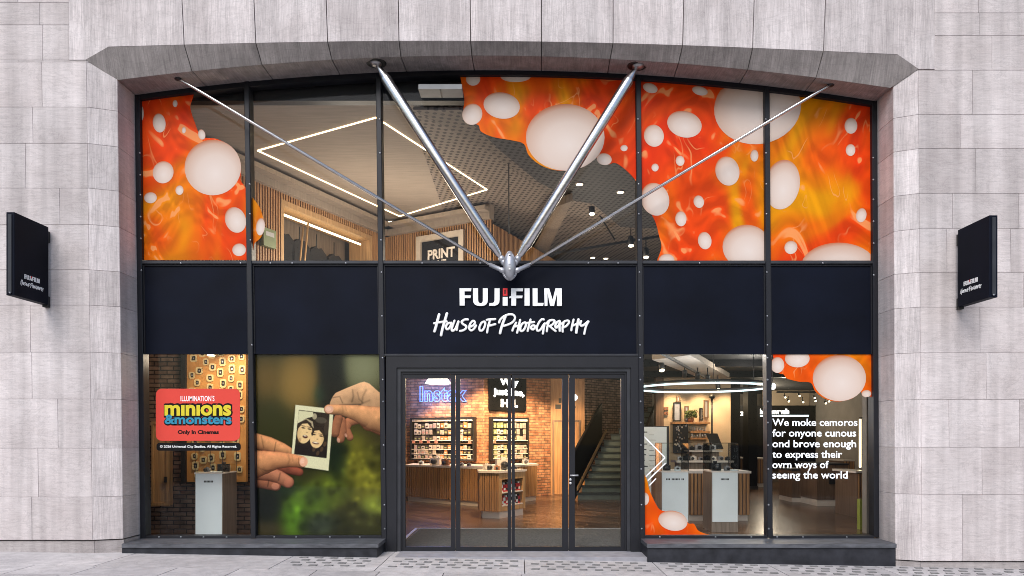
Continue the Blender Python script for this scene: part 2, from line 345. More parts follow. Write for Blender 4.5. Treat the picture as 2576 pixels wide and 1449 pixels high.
M['coral'] = plain('coral vinyl', srgb(208, 74, 64), 0.5, 0, 0.02, 3, 0, spec=0.08)
M['black'] = plain('black', (0.012, 0.012, 0.013), 0.5, 0, 0.2)
M['blackv'] = plain('black vinyl', (0.004, 0.004, 0.005), 0.5, 0, 0.1, 3, 0, spec=0.15)
M['yellow'] = plain('yellow vinyl', srgb(206, 190, 30), 0.5, 0, 0.02, 3, 0)
M['cyan'] = plain('cyan vinyl', srgb(26, 128, 160), 0.5, 0, 0.02, 3, 0)
M['brick_hot'] = bricks('red brick', (0.30, 0.115, 0.055, 1), (0.46, 0.24, 0.13, 1), (0.16, 0.10, 0.07, 1))
M['brick_dk'] = bricks('dark red brick', (0.17, 0.075, 0.045, 1), (0.30, 0.17, 0.11, 1), (0.04, 0.03, 0.025, 1))
M['brick_brown'] = bricks('brown brick', (0.20, 0.12, 0.08, 1), (0.33, 0.22, 0.16, 1), (0.035, 0.026, 0.022, 1))
M['oak'] = timber('oak', (0.36, 0.19, 0.085)); M['oak_slat'] = timber('oak slats', (0.42, 0.225, 0.10))
M['oak_pale'] = timber('pale oak', (0.44, 0.27, 0.13)); M['walnut'] = timber('walnut', (0.15, 0.095, 0.065)); M['slatback'] = plain('slat shadow board', (0.05, 0.025, 0.014), 0.8)
M['taupe'] = timber('taupe wood', (0.20, 0.155, 0.12)); M['tanboard'] = plain('tan board', (0.50, 0.24, 0.065), 0.6, 0, 0.25, 2)
M['ctop'] = plain('white counter top', (0.75, 0.68, 0.62), 0.3, 0, 0.05); M['whitep'] = plain('white panel', (0.72, 0.78, 0.80), 0.45, 0, 0.05, 2, 0)
M['creamw'] = plain('cream wall', (0.62, 0.50, 0.36), 0.8, 0, 0.08, 2); M['greyw'] = plain('grey wall', (0.30, 0.27, 0.24), 0.8, 0, 0.1, 2)
M['floor'] = planks('wood floor', (0.06, 0.032, 0.02, 1), (0.19, 0.11, 0.066, 1))
M['mat'] = plain('door mat', (0.085, 0.088, 0.09), 0.95, 0, 0.4, 30, 0.3)
M['ceil_dk'] = plain('dark ceiling', (0.008, 0.008, 0.009), 0.8, 0, 0.3); M['shell'] = plain('shell', (0.2, 0.18, 0.17), 0.9)
M['ceil_tan'] = perforated('tan ceiling', (0.34, 0.265, 0.205, 1), (0.26, 0.2, 0.155, 1), 0.09, grain=0.12)
M['ceil_plain'] = plain('tan board ceiling', (0.30, 0.245, 0.20), 0.8, 0, 0.12, 3, 0.05, (0.7, 9, 1))
M['ceil_hole'] = perforated('tan perforated ceiling', (0.235, 0.19, 0.158, 1), (0.05, 0.04, 0.034, 1), 0.082)
M['ceil_black'] = perforated('charcoal perforated ceiling', (0.075, 0.07, 0.07, 1), (0.006, 0.006, 0.007, 1), 0.082)
M['cove'] = plain('cornice', (0.50, 0.43, 0.36), 0.7)
M['led_warm'] = glow('warm led', (1.0, 0.78, 0.46), 3.2); M['led_white'] = glow('white led', (0.74, 0.95, 1.0), 1.0); M['lamp_warm'] = glow('lamp face', (1.0, 0.84, 0.58), 4)
M['neon'] = glow('blue neon', (0.11, 0.20, 1.0), 2.1); M['lampwhite'] = glow('opal lamp', (1, 0.95, 0.88), 2.0)
M['cloth'] = plain('dark cloth', (0.018, 0.017, 0.018), 0.9, 0, 0.3); M['green'] = plain('leaf', (0.09, 0.13, 0.035), 0.6, 0, 0.4, 30); M['greenbox'] = plain('sage plastic', (0.20, 0.24, 0.13), 0.5)
M['lime'] = plain('lime panel', (0.35, 0.40, 0.06), 0.5); M['alu'] = plain('satin aluminium', (0.62, 0.64, 0.66), 0.4, 0.5)
M['tread'] = plain('stair tread', (0.03, 0.04, 0.04), 0.5); M['riser'] = plain('stair riser', (0.13, 0.17, 0.165), 0.6); M['clay'] = plain('terracotta', (0.3, 0.13, 0.07), 0.7)
M['rose'] = plain('crimson box', srgb(170, 40, 48), 0.5); M['silver'] = plain('silver', (0.5, 0.5, 0.52), 0.35, 0.6)

# ------------------------------------------------------------------ ground and pavement
GY, WY, JY = 0.0, -0.60, -0.48        # glass plane, wall face, jamb corner
def gz(x): return -0.024 - 0.0171 * x
g = MB(); g.quad((-150, -150, gz(-8) - 0.25 if False else -0.35), (150, -150, -0.35), (150, 150, -0.35), (-150, 150, -0.35))
struct('ground', g, M['ground'])
def slab(mb, x0, x1, y0, y1, gap=0.006, t=0.08, skew=0.0):
    a, b = x0 + gap, x1 - gap
    ps = [(a, y0 + gap, gz(a)), (b, y0 + gap, gz(b)), (b, y1 - gap, gz(b)), (a, y1 - gap, gz(a))]
    mb.prism([(p[0], p[1], p[2] - t) for p in ps][::-1], (0, 0, t))
pv = MB()
rows = [(-1.48, -0.02), (-2.0, -1.48), (-2.45, -2.0), (-3.1, -2.45), (-3.8, -3.1), (-4.6, -3.8), (-5.6, -4.6), (-7, -5.6), (-9, -7), (-12, -9)]
cuts0 = [-12, -10.4, -8.9, -7.3, -5.33, -3.15, -1.83, 0.05, 1.82, 3.4, 4.9, 6.4, 8.1, 9.8, 12]
for i, (y0, y1) in enumerate(rows):
    if i == 0: cs = cuts0
    else:
        x = -12 + 0.4 * (i % 3); cs = [x]
        while x < 12: x += random.uniform(0.75, 1.25); cs.append(x)
    for a, b in zip(cs[:-1], cs[1:]): slab(pv, a, b, y0, y1)
struct('pavement', pv, M['paving'])
pb = MB(); pb.prism([(-12.2, -12, gz(-12.2) - 0.06), (12.2, -12, gz(12.2) - 0.06), (12.2, -0.01, gz(12.2) - 0.06), (-12.2, -0.01, gz(-12.2) - 0.06)], (0, 0, 0.03))
struct('pavement_bed', pb, M['mortar'])
rd = MB(); rd.quad((-150, -150, -0.16), (150, -150, -0.16), (150, -11.9, -0.16), (-150, -11.9, -0.16)); struct('road', rd, plain('asphalt', (0.05, 0.05, 0.052), 0.9, 0, 0.3, 40))
tb = MB()
for k in range(4):
    x = -3.02 + (0.08 if k % 2 else 0)
    y = -0.655 - 0.178 * k
    while x < 9:
        if all(abs(x + 0.05 - c) > 0.12 for c in cuts0):
            tb.prism([(x, y - 0.026, gz(x) + 0.004), (x + 0.105, y - 0.026, gz(x + 0.105) + 0.004), (x + 0.112, y + 0.026, gz(x + 0.112) + 0.004), (x + 0.008, y + 0.026, gz(x + 0.008) + 0.004)], (0, 0, 0.006))
        x += 0.205
struct('pavement_tactile_bars', tb, M['paving_dark'])

# ------------------------------------------------------------------ stone building
def zc(y): return EYE + (1494.6 - y) * 0.736 * (DIST + WY) / FPX
ZT = 8.6
def lerp(a, b, t): return a + (b - a) * t
def lean(zt, xt, zb, xb): return lambda z: xt + (xb - xt) * (zt - z) / (zt - zb)
JL = lean(6.6, Xat(344), 0.2, Xat(358)); JR = lean(6.6, Xat(2202), 0.2, Xat(2207))
CL = lean(7.18 - 0.32, Xat(217, WY), 0.2, Xat(233, WY)); CR = lean(6.74, Xat(2310, WY), 0.0, Xat(2320, WY))
bld = thing('stone_building', 'pale limestone building front with a wide shallow arched opening around the shop', 'building', (0, -0.3, 0))
def block(mb, a, b, c, d, gap=0.004, depth=0.12):
    """stone block with front corners a b c d (counter-clockwise seen from outside)"""
    a, b, c, d = map(Vector, (a, b, c, d)); n = (b - a).cross(d - a).normalized()
    ux = (b - a).normalized(); uz = (d - a).normalized()
    q = [a + (ux + uz) * gap, b + (-ux + uz) * gap, c + (-ux - uz) * gap, d + (ux - uz) * gap]
    ch = 0.0025
    f = [q[0] + (ux + uz) * ch, q[1] + (-ux + uz) * ch, q[2] + (-ux - uz) * ch, q[3] + (ux - uz) * ch]
    q = [p - n * ch for p in q]; k = [p - n * depth for p in q]
    mb.add(f + q + k, [(0, 1, 2, 3)] + [(i + 4, (i + 1) % 4 + 4, (i + 1) % 4, i) for i in range(4)] + [(i + 8, (i + 1) % 4 + 8, (i + 1) % 4 + 4, i + 4) for i in range(4)])
leftY = [-230, -70, 8, 85, 212, 366, 490, 643, 767, 922, 1043, 1204, 1364, 1532, 1699, 1846]
rightY = [-230, -100, 44, 121, 240, 391, 508, 661, 782, 931, 1050, 1206, 1366, 1529, 1690, 1918]
ZHL, ZHR = Zat(151, WY), Zat(174, WY); XHL, XHR = Xat(173, WY), Xat(2351, WY)
def wall_blocks(side):
    flat, comb, jamb, back = MB(), MB(), MB(), MB()
    ys = leftY if side < 0 else rightY
    zs = [zc(y) for y in ys]
    random.seed(11 if side < 0 else 23)
    for i in range(len(zs) - 1):
        z1, z0 = zs[i], zs[i + 1]
        if side < 0: z1c, z0c = min(z1, ZHL if z0 < ZHL else z1), z0
        else: z1c, z0c = min(z1, ZHR if z0 < ZHR else z1), z0
        ztop = ZHL if side < 0 else ZHR
        def edge(z): return (CL(z) if side < 0 else CR(z)) if z <= ztop + 0.01 else (XHL if side < 0 else XHR)
        # split rows that straddle the header's foot
        spans = [(z0, z1)] if (z1 <= ztop + .02 or z0 >= ztop - .02) else [(z0, ztop), (ztop, z1)]
        for (u0, u1) in spans:
            above = u0 >= ztop - .021
            e0 = (XHL if side < 0 else XHR) if above else edge(u0)
            e1 = (XHL if side < 0 else XHR) if above else edge(u1)
            x = 0.0; cuts = [0.0]
            x += random.uniform(0.35, 0.95)
            while x < 4.6: cuts.append(x); x += random.uniform(0.7, 1.35)
            cuts.append(4.6)
            for p, q in zip(cuts[:-1], cuts[1:]):
                if side < 0:
                    block(flat, (e0 - q, WY, u0), (e0 - p, WY, u0), (e1 - p, WY, u1), (e1 - q, WY, u1), 0.0018)
                else:
                    block(flat, (e0 + p, WY, u0), (e0 + q, WY, u0), (e1 + q, WY, u1), (e1 + p, WY, u1), 0.0018)
            if not above:
                if side < 0:
                    block(comb, (CL(u0), WY, u0), (JL(u0), JY, u0), (JL(u1), JY, u1), (CL(u1), WY, u1), 0.0018)
                    block(jamb, (JL(u0), JY, u0), (JL(u0), 0.06, u0), (JL(u1), 0.06, u1), (JL(u1), JY, u1), 0.0018)
                else:
                    block(comb, (JR(u0), JY, u0), (CR(u0), WY, u0), (CR(u1), WY, u1), (JR(u1), JY, u1), 0.0018)
                    block(jamb, (JR(u0), 0.06, u0), (JR(u0), JY, u0), (JR(u1), JY, u1), (JR(u1), 0.06, u1), 0.0018)
    # backing that shows dark in the joints
    s = side
    J, Cx = (JL, CL) if s < 0 else (JR, CR)
    zb = zs[-1]; e = 0.012
    pts = lambda z: [Vector((Cx(z) + s * 4.6, WY + e, z)), Vector((Cx(z) + s * 0.0, WY + e, z)), Vector((J(z) + s * e, JY + 0.004, z)), Vector((J(z) + s * e, 0.06, z))]
    A, B = pts(zb), pts(ZHL if s < 0 else ZHR)
    for k in range(3): back.quad(A[k], A[k + 1], B[k + 1], B[k])
    back.quad(Vector((Cx(7) + s * 4.6, WY + e, B[0].z)), Vector(((XHL if s < 0 else XHR), WY + e, B[0].z)), Vector(((XHL if s < 0 else XHR), WY + e, ZT)), Vector((Cx(7) + s * 4.6, WY + e, ZT)))
    side_name = 'left' if s < 0 else 'right'
    o = flat.build('wall', M['stone'], bld); comb.build('pilaster_bevel', M['stone_comb'], bld); jamb.build('jamb', M['stone'], bld); back.build('mortar', M['wall_joint'], bld)
wall_blocks(-1); wall_blocks(1)
# plinth courses: set back a little, standing on the sloping pavement
def plinth(pl, xa, ya, xb, yb, z1):
    block(pl, (xa, ya, gz(xa) - 0.05), (xb, yb, gz(xb) - 0.05), (xb, yb, z1), (xa, ya, z1), 0.003)
zl = zc(1846) - 0.012; zr = zc(1918) - 0.012
pl = MB(); plinth(pl, -10.5, WY + 0.03, CL(0.2) + 0.01, WY + 0.03, zl); pl.build('plinth', M['plinth'], bld); pl = MB(); plinth(pl, CL(0.2) + 0.01, WY + 0.03, JL(0.2), JY + 0.02, zl); pl.build('plinth', M['plinth'], bld); pl = MB(); plinth(pl, JL(0.2) - 0.004, JY + 0.021, JL(0.2) - 0.004, 0.08, zl); pl.build('plinth', M['plinth'], bld)
pl = MB(); plinth(pl, JR(0), JY + 0.02, CR(0) - 0.01, WY + 0.03, zr); pl.build('plinth', M['plinth'], bld); pl = MB(); plinth(pl, CR(0) - 0.01, WY + 0.03, 10.2, WY + 0.03, zr)
pl.build('plinth', M['plinth'], bld)
# arch header, chamfer band and soffit, panel by panel
topx = [173, 450, 632, 815, 999, 1181, 1363, 1543, 1724, 1902, 2083, 2351]
upx = [272.5, 464, 644, 824.5, 1004, 1184, 1362, 1542, 1717, 1893, 2071, 2258]
lox = [292, 483, 659, 835, 1008.5, 1187, 1362, 1535, 1707, 1881, 2053, 2241]
glx = [343, 523, 689, 857, 1024.6, 1194, 1362, 1528.5, 1695, 1859, 2024, 2201]
def curve(pts, Y):
    xs = [Xat(p[0], Y) for p in pts]; zs = [Zat(p[1], Y) for p in pts]
    c = np.polyfit(xs, zs, 4); return lambda x: float(np.polyval(c, x))
fup = curve([(272.5, 118), (463.5, 113), (644.5, 109), (824.5, 105), (1004, 103), (1184, 103.5), (1362, 106), (1542, 109), (1717, 114), (1893, 120.6), (2071, 129.6), (2258, 137)], WY)
flo = curve([(292, 202), (483, 179), (659, 162), (835, 150), (1008.5, 144), (1187, 140), (1362, 141), (1535, 147), (1707, 159), (1881, 176.5), (2053, 195), (2241, 221)], JY)
fgl = curve([(343, 247), (514, 224.5), (686, 207), (881, 193), (1024.6, 187), (1194, 184.4), (1362, 185), (1528.5, 190), (1695, 200), (1859, 216), (2024, 235), (2201, 261.5)], 0)
hd, chm, sof, hb = MB(), MB(), MB(), MB()
g_ = 0.006
HY = WY - 0.008
topX = [Xat(x, WY) + (0 if True else 0) for x in topx]; upX = [Xat(x, WY) for x in upx]; loX = [Xat(x, JY) for x in lox]; glX = [Xat(x, 0) for x in glx]
def panel(mb, A, B, n, depth):
    """A, B: matching polylines; a slab between them, thickened along -n"""
    k = len(A); n = Vector(n) * depth
    vs = A + B + [a + n for a in A] + [b + n for b in B]
    fs = [(i, i + 1, k + i + 1, k + i) for i in range(k - 1)] + [(2 * k + i, 3 * k + i, 3 * k + i + 1, 2 * k + i + 1) for i in range(k - 1)]
    fs += [(0, k, 3 * k, 2 * k), (k - 1, 3 * k - 1, 4 * k - 1, 2 * k - 1)]
    fs += [(i, 2 * k + i, 2 * k + i + 1, i + 1) for i in range(k - 1)] + [(k + i, k + i + 1, 3 * k + i + 1, 3 * k + i) for i in range(k - 1)]
    mb.add(vs, fs)
SEG = 5
for i in range(11):
    L0, L1 = i == 0, i == 10
    ux = [lerp(upX[i] + g_, upX[i + 1] - g_, t / SEG) for t in range(SEG + 1)]
    lx = [lerp(loX[i] + g_, loX[i + 1] - g_, t / SEG) for t in range(SEG + 1)]
    gx = [lerp(glX[i] + g_, glX[i + 1] - g_, t / SEG) for t in range(SEG + 1)]
    U = [Vector((x, HY, fup(x))) for x in ux]; Lo = [Vector((x, JY, flo(x))) for x in lx]; G = [Vector((x, 0.07, fgl(x) + 0.02)) for x in gx]
    tx0, tx1 = topX[i] + (0.004 if L0 else g_), topX[i + 1] - (0.004 if L1 else g_)
    if L0:
        c = Vector((Xat(216, WY), HY, ZHL)); e = Vector((XHL + 0.004, HY, ZHL))
        pts = [e, c] + U + [Vector((tx1, HY, ZT)), Vector((tx0, HY, ZT))]
        hd.prism(pts, (0, 0.14, 0))
        chm.prism([c, Lo[0], U[0]], (0, 0.2, 0.1))
    elif L1:
        c = Vector((Xat(2310, WY), HY, ZHR)); e = Vector((XHR - 0.004, HY, ZHR))
        pts = U + [c, e, Vector((tx1, HY, ZT)), Vector((tx0, HY, ZT))]
        hd.prism(pts, (0, 0.14, 0))
        chm.prism([Lo[-1], c, U[-1]], (0, 0.2, 0.1))
    else:
        hd.prism(U + [Vector((tx1, HY, ZT)), Vector((tx0, HY, ZT))], (0, 0.14, 0))
    up2 = [Vector((p.x, HY + 0.001, p.z - 0.006)) for p in U]
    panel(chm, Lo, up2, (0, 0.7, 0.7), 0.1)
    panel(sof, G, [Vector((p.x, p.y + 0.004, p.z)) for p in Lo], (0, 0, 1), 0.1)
# dark backing behind the arch joints
n_ = 44
xs = [lerp(upX[0], upX[-1], t / n_) for t in range(n_ + 1)]; xl = [lerp(loX[0], loX[-1], t / n_) for t in range(n_ + 1)]; xg = [lerp(glX[0], glX[-1], t / n_) for t in range(n_ + 1)]
A_ = [Vector((x, HY + 0.05, fup(x) + 0.03)) for x in xs]; B_ = [Vector((x, JY + 0.03, flo(x) + 0.045)) for x in xl]; D_ = [Vector((x, 0.07, fgl(x) + 0.05)) for x in xg]; T_ = [Vector((x, HY + 0.05, ZT)) for x in xs]
for a, b in ((A_, T_), (B_, A_), (D_, B_)):
    for k in range(n_): hb.quad(a[k], a[k + 1], b[k + 1], b[k])
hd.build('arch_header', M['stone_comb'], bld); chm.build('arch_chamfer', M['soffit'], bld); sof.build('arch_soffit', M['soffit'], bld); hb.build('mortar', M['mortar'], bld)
# building shell: keeps daylight out of the shop except through its glass
sh = MB()
sh.box(-11, 13, 0.35, 19.2, 7.9, 8.3); sh.box(-11.2, -11, -0.4, 19, -0.3, 8.3); sh.box(13, 13.2, -0.4, 19, -0.3, 8.3); sh.box(-11, 13, 19, 19.2, -0.3, 7.9)
sh.box(-11, JL(3) - 0.14, -0.40, -0.2, -0.3, 7.8); sh.box(JR(3) + 0.14, 13, -0.40, -0.2, -0.3, 7.8); sh.box(-11, 13, 0.12, 0.3, 7.02, 7.85); sh.box(-10.6, 12, -0.4, 0.12, 7.3, 7.9)
sh.build('shell', M['shell'], bld)

# ------------------------------------------------------------------ shop front: frame, panels, glass, doors
sf = thing('storefront', 'charcoal framed glass shop front with navy panels filling the stone arch', 'shop front', (0, 0, 0))
def member(name, path, w, y0, y1, mat='frame', bev=True):
    """upright or level bar following D-pixel points; w = width in px"""
    mb = MB(); a, b = path; A = P(*a, 0); B = P(*b, 0); d = (B - A).normalized(); n = Vector((-d.z, 0, d.x)); h = w * DIST / FPX / 2
    q = 0.008
    for s0, s1, hh in ((y0 + q, y1, h), ):
        pass
    prof = [(-h, y1), (-h, y0 + q), (-h + q, y0), (h - q, y0), (h, y0 + q), (h, y1)]
    mb.rings([[A + n * p[0] + Vector((0, p[1], 0)) for p in prof], [B + n * p[0] + Vector((0, p[1], 0)) for p in prof]])
    return mb.build(name, M[mat], sf)
mull = [((624, 210), (641, 1352)), ((953.5, 190), (968.5, 1388)), ((1604, 195), (1615, 1388)), ((1926, 225), (1934, 1352))]
def mx_at(i, y):
    (a, b), (c, d) = mull[i]; return a + (c - a) * (y - b) / (d - b)
for m_ in mull: member('mullion', m_, 13, -0.065, 0.1)
member('side_frame', ((350, 246), (364.5, 1354)), 13, -0.06, 0.1); member('side_frame', ((2195.5, 262), (2201, 1350)), 13, -0.06, 0.1)
def lx_at(y): return 350 + 14.5 * (y - 246) / 1108
def rx_at(y): return 2195.5 + 5.5 * (y - 262) / 1088
cols_top = [lx_at(660), mx_at(0, 660), mx_at(1, 660), mx_at(2, 660), mx_at(3, 660), rx_at(660)]
for k in range(5):
    a, b = cols_top[k] + 6.6, cols_top[k + 1] - 6.6
    member('transom', ((a, 661.5), (b, 661.5)), 8.5, -0.05, 0.08, 'frame_lt')
    member('glazing_bead', ((a, 668.5), (b, 668.5)), 4, -0.035, 0.06)
# lower frames
for a, b in ((lx_at(1350) + 6.6, mx_at(0, 1350) - 6.6), (mx_at(0, 1350) + 6.6, mx_at(1, 1350) - 6.6), (mx_at(2, 1350) + 6.6, mx_at(3, 1350) - 6.6), (mx_at(3, 1350) + 6.6, rx_at(1350) - 6.6)):
    member('bottom_rail', ((a, 1351), (b, 1351)), 9, -0.05, 0.1)
member('transom', ((mx_at(1, 894) + 6.6, 894), (mx_at(2, 894) - 6.6, 894)), 6, -0.055, 0.08, 'frame_lt')
# curved head
hm = MB(); ra, rb = [], []
for k in range(49):
    x = lerp(Xat(344), Xat(2202), k / 48); z = fgl(x) + 0.03
    ra.append([Vector((x, 0.1, z)), Vector((x, -0.05, z)), Vector((x, -0.05, z - 0.085)), Vector((x, 0.1, z - 0.085))])
hm.rings(ra); hm.build('head_frame', M['frame'], sf)
# navy spandrel panels
for k in range(5):
    pm = MB(); x0t, x1t = [f(670) for f in (lx_at, lambda y: mx_at(0, y), lambda y: mx_at(1, y), lambda y: mx_at(2, y), lambda y: mx_at(3, y), rx_at)][k:k + 2]
    fs_ = (lx_at, lambda y: mx_at(0, y), lambda y: mx_at(1, y), lambda y: mx_at(2, y), lambda y: mx_at(3, y), rx_at)
    yb = 891
    q = [P(fs_[k](yb) + 6, yb), P(fs_[k + 1](yb) - 6, yb), P(fs_[k + 1](667) - 6, 667), P(fs_[k](667) + 6, 667)]
    pm.prism([v + Vector((0, -0.012, 0)) for v in q], (0, 0.05, 0)); pm.build('spandrel_panel', M['navy'], sf)
    # raised lip round the panel
    for (p, r) in ((q[3], q[0]), (q[1], q[2])):
        s = 1 if p is q[3] else -1
        lp = MB(); lp.prism([p + Vector((0, -0.022, 0)), r + Vector((0, -0.022, 0)), r + Vector((s * 0.02, -0.022, 0)), p + Vector((s * 0.02, -0.022, 0))], (0, 0.009, 0))
        lp.build('panel_lip', M['frame'], sf)
# panes
def pane(quad, y=0.012, mat='glass', name='window_pane', parent=None):
    mb = MB(); mb.prism([Vector((p.x, y, p.z)) for p in quad], (0, 0.012, 0)); return mb.build(name, M[mat], parent or sf)
fs_ = (lx_at, lambda y: mx_at(0, y), lambda y: mx_at(1, y), lambda y: mx_at(2, y), lambda y: mx_at(3, y), rx_at)
for k in range(5):
    x0, x1 = fs_[k](660), fs_[k + 1](660)
    tp = [P(fs_[k](240) + (fs_[k + 1](240) - fs_[k](240)) * t / 8, 0, 0) for t in range(9)]
    tp = [Vector((p.x, 0, fgl(p.x) - 0.02)) for p in tp]
    pane([P(x0, 660), P(x1, 660)] + tp[::-1])
for k in (0, 1, 3, 4):
    pane([P(fs_[k](1350), 1350), P(fs_[k + 1](1350), 1350), P(fs_[k + 1](890), 890), P(fs_[k](890), 890)])
# screws
rv = MB(); rv.sm = True
rr_ = [[Vector((math.cos(a) * r, yy, math.sin(a) * r)) for a in [2 * math.pi * k / 8 for k in range(8)]] for r, yy in ((0.014, 0.0), (0.013, -0.005), (0.007, -0.009))]
rv.rings(rr_); rv0 = rv.build('screw', M['screw'], sf); first = [True]
def screw(dx, dy, y):
    o = rv0 if first[0] else rv0.copy()
    if not first[0]: COL.objects.link(o); o.parent = sf
    first[0] = False; p = P(dx, dy, y); o.location = p
for i in range(4):
    for y in (300, 385, 463, 538, 604, 685, 795, 868, 900, 955, 1010, 1063, 1120, 1180, 1270, 1330):
        if (i * 7 + y) % 5 == 0: continue
        screw(mx_at(i, y), y, -0.066)
for y in (385, 440, 490, 545, 600, 680): screw(lx_at(y), y, -0.061); screw(rx_at(y) + 0.5, y + 12, -0.061)
for x in (455, 605, 680, 735, 870, 1062, 1208, 1480, 1555, 1760, 2070): screw(x, 662, -0.051)
for x in (400, 455, 512, 570, 690, 745, 830, 905, 1660, 1800, 1890, 1955, 2020, 2130): screw(x, 1351, -0.051)
# door surround: stepped frame, then four leaves
def frame_ring(name, x0, x1, y0, y1, wl, wt, yf, yb, mat='frame'):
    """three-sided D-pixel frame with mitred look"""
    mb = MB()
    o = [P(x0, y1), P(x0, y0), P(x1, y0), P(x1, y1)]; i_ = [P(x0 + wl, y1), P(x0 + wl, y0 + wt), P(x1 - wl, y0 + wt), P(x1 - wl, y1)]
    for k in range(3):
        mb.prism([Vector((p.x, yf, p.z)) for p in (o[k], o[k + 1], i_[k + 1], i_[k])], (0, yb - yf, 0))
    return mb.build(name, M[mat], sf)
frame_ring('door_frame', 973, 1612, 897.5, 1388, 26, 28, -0.045, 0.1); frame_ring('door_frame', 999.3, 1585.7, 925.8, 1388, 9, 9, -0.015, 0.1, 'frame_lt'); frame_ring('door_frame', 1008.6, 1576.4, 935, 1388, 4, 6, 0.01, 0.1)
leaves = [(1013, 1144.5), (1146.5, 1285.5), (1287.5, 1430), (1432, 1572)]
for k, (x0, x1) in enumerate(leaves):
    pn = [(1019, 1134), (1157, 1277), (1295, 1414.5), (1446.5, 1563)][k]
    mb = MB(); o = [P(x0, 1387), P(x1, 1387), P(x1, 941.5), P(x0, 941.5)]; i_ = [P(pn[0], 1376), P(pn[1], 1376), P(pn[1], 951.5), P(pn[0], 951.5)]
    for a in range(4):
        b = (a + 1) % 4; mb.prism([Vector((p.x, 0.02, p.z)) for p in (o[a], o[b], i_[b], i_[a])], (0, 0.06, 0))
    lf = mb.build('door_leaf', M['frame'], sf)
    pane(i_, 0.045, 'glass', 'pane', lf)
    if k in (0,):
        pass
    if k == 3:
        hb_ = MB(); a = P(1431, 1196, -0.04); hb_.rod(P(1434, 1196, -0.03), P(1455, 1196, -0.03), 0.012); hb_.rod(P(1436, 1196, -0.03), P(1436, 1196, 0.02), 0.011); hb_.build('handle', M['silver'], lf)
        for yy in (1206.5, 1215.5):
            cy = MB(); cy.tube(P(1435, yy, 0.02), P(1435, yy, -0.004), [(0, 0.02), (0.8, 0.02), (1, 0.015)], 14); cy.build('lock_cylinder', M['silver'], lf)
th = MB(); th.box(Xat(966), Xat(1616), -0.50, 0.12, -0.08, 0.006, 0.004); struct('doorstep', th, plain('threshold stone', (0.27, 0.265, 0.29), 0.7, 0, 0.15, 8))

# ------------------------------------------------------------------ dark stone window sills
def sill(x0, x1, label, corner):
    t = thing('window_sill', label, 'window sill', ((x0 + x1) / 2, -0.3, 0.0), 'dark stone sills under the shop windows')
    mb = MB(); 
    if corner < 0: pts = [(x0, -0.05), (x0, JY), (x0 + 0.02, -0.57), (x1, -0.57), (x1, -0.05)]
    else: pts = [(x0, -0.05), (x0, -0.57), (x1 - 0.02, -0.57), (x1, JY), (x1, -0.05)]
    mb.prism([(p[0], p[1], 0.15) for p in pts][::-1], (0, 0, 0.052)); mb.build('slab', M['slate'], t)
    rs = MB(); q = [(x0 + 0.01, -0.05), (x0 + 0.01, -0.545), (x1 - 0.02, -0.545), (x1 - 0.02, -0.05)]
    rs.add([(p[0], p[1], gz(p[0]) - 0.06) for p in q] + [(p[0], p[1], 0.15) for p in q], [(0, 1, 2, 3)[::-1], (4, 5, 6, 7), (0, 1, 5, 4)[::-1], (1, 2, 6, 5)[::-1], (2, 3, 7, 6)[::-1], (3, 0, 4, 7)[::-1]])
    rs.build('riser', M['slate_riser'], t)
sill(JL(0.2) + 0.01, Xat(972), 'shallow dark stone sill under the poster window, left of the glass doors', -1)
sill(Xat(1610), JR(0.2) - 0.01, 'deeper dark stone sill under the lettered window, right of the glass doors', 1)

# ------------------------------------------------------------------ steel bracing over the upper glass
br = thing('steel_brace', 'polished steel V brace with two thin tie rods and a grey hub', 'brace', P(1282, 672, -0.26))
HBY = -0.24
hub = P(1282, 672, HBY)
def ell(p): return p
for dx, dy, sx in ((945, 160, -1), (1605, 163, 1)):
    y = -0.33; top = P(dx, dy, y); top.z = fgl(top.x) + (flo(top.x) - fgl(top.x)) * 0.68 + 0.01
    st = P(1282 + sx * 22, 648, HBY); d = top - st
    s = MB(); s.tube(st, top, [(0, 0.022), (0.012, 0.04), (0.015, 0.045), (0.06, 0.067), (0.065, 0.074), (0.92, 0.074), (0.925, 0.068), (0.975, 0.03), (1, 0.024)], 24); so_ = s.build('strut', M['steel'], br)
    fl = MB(); fl.tube(top + Vector((0, 0, 0.02)), top - Vector((0, 0, 0.012)), [(0, 0.15), (0.7, 0.15), (1, 0.13)], 28); fl.build('flange', M['black'], br)
    fl2 = MB(); fl2.tube(top + Vector((0, 0, 0.0)), top - Vector((0, 0, 0.05)), [(0, 0.085), (0.5, 0.085), (1, 0.04)], 24); fl2.build('socket', M['steel_dk'], br)
    kn = MB(); kn.ball(st + d.normalized() * -0.02, 0.05, 0.05, 0.05); kn.ball(P(1282 + sx * 15, 660, HBY), 0.045, 0.045, 0.05); kn.build('knuckle', M['cast'], br)
for dx, dy, sx in ((448, 202, -1), (2090, 217, 1)):
    y = -0.33; top = P(dx, dy, y); top.z = fgl(top.x) + (flo(top.x) - fgl(top.x)) * 0.68 + 0.01
    st = P(1282 + sx * 42, 670, HBY)
    s = MB(); s.tube(st, top, [(0, 0.022), (0.985, 0.022), (1, 0.02)], 14); s.build('tie_rod', M['steel'], br)
    s = MB(); s.tube(top + Vector((0, 0, 0.01)), top - Vector((0, 0, 0.02)), [(0, 0.05), (1, 0.045)], 18); s.build('socket', M['black'], br)
    e = MB(); e.tube(P(1282 + sx * 10, 684, HBY - 0.02), P(1282 + sx * 50, 666, HBY - 0.005), [(0, 0.035), (0.3, 0.04), (0.35, 0.032), (1, 0.03)], 14); e.build('rod_end', M['cast'], br)
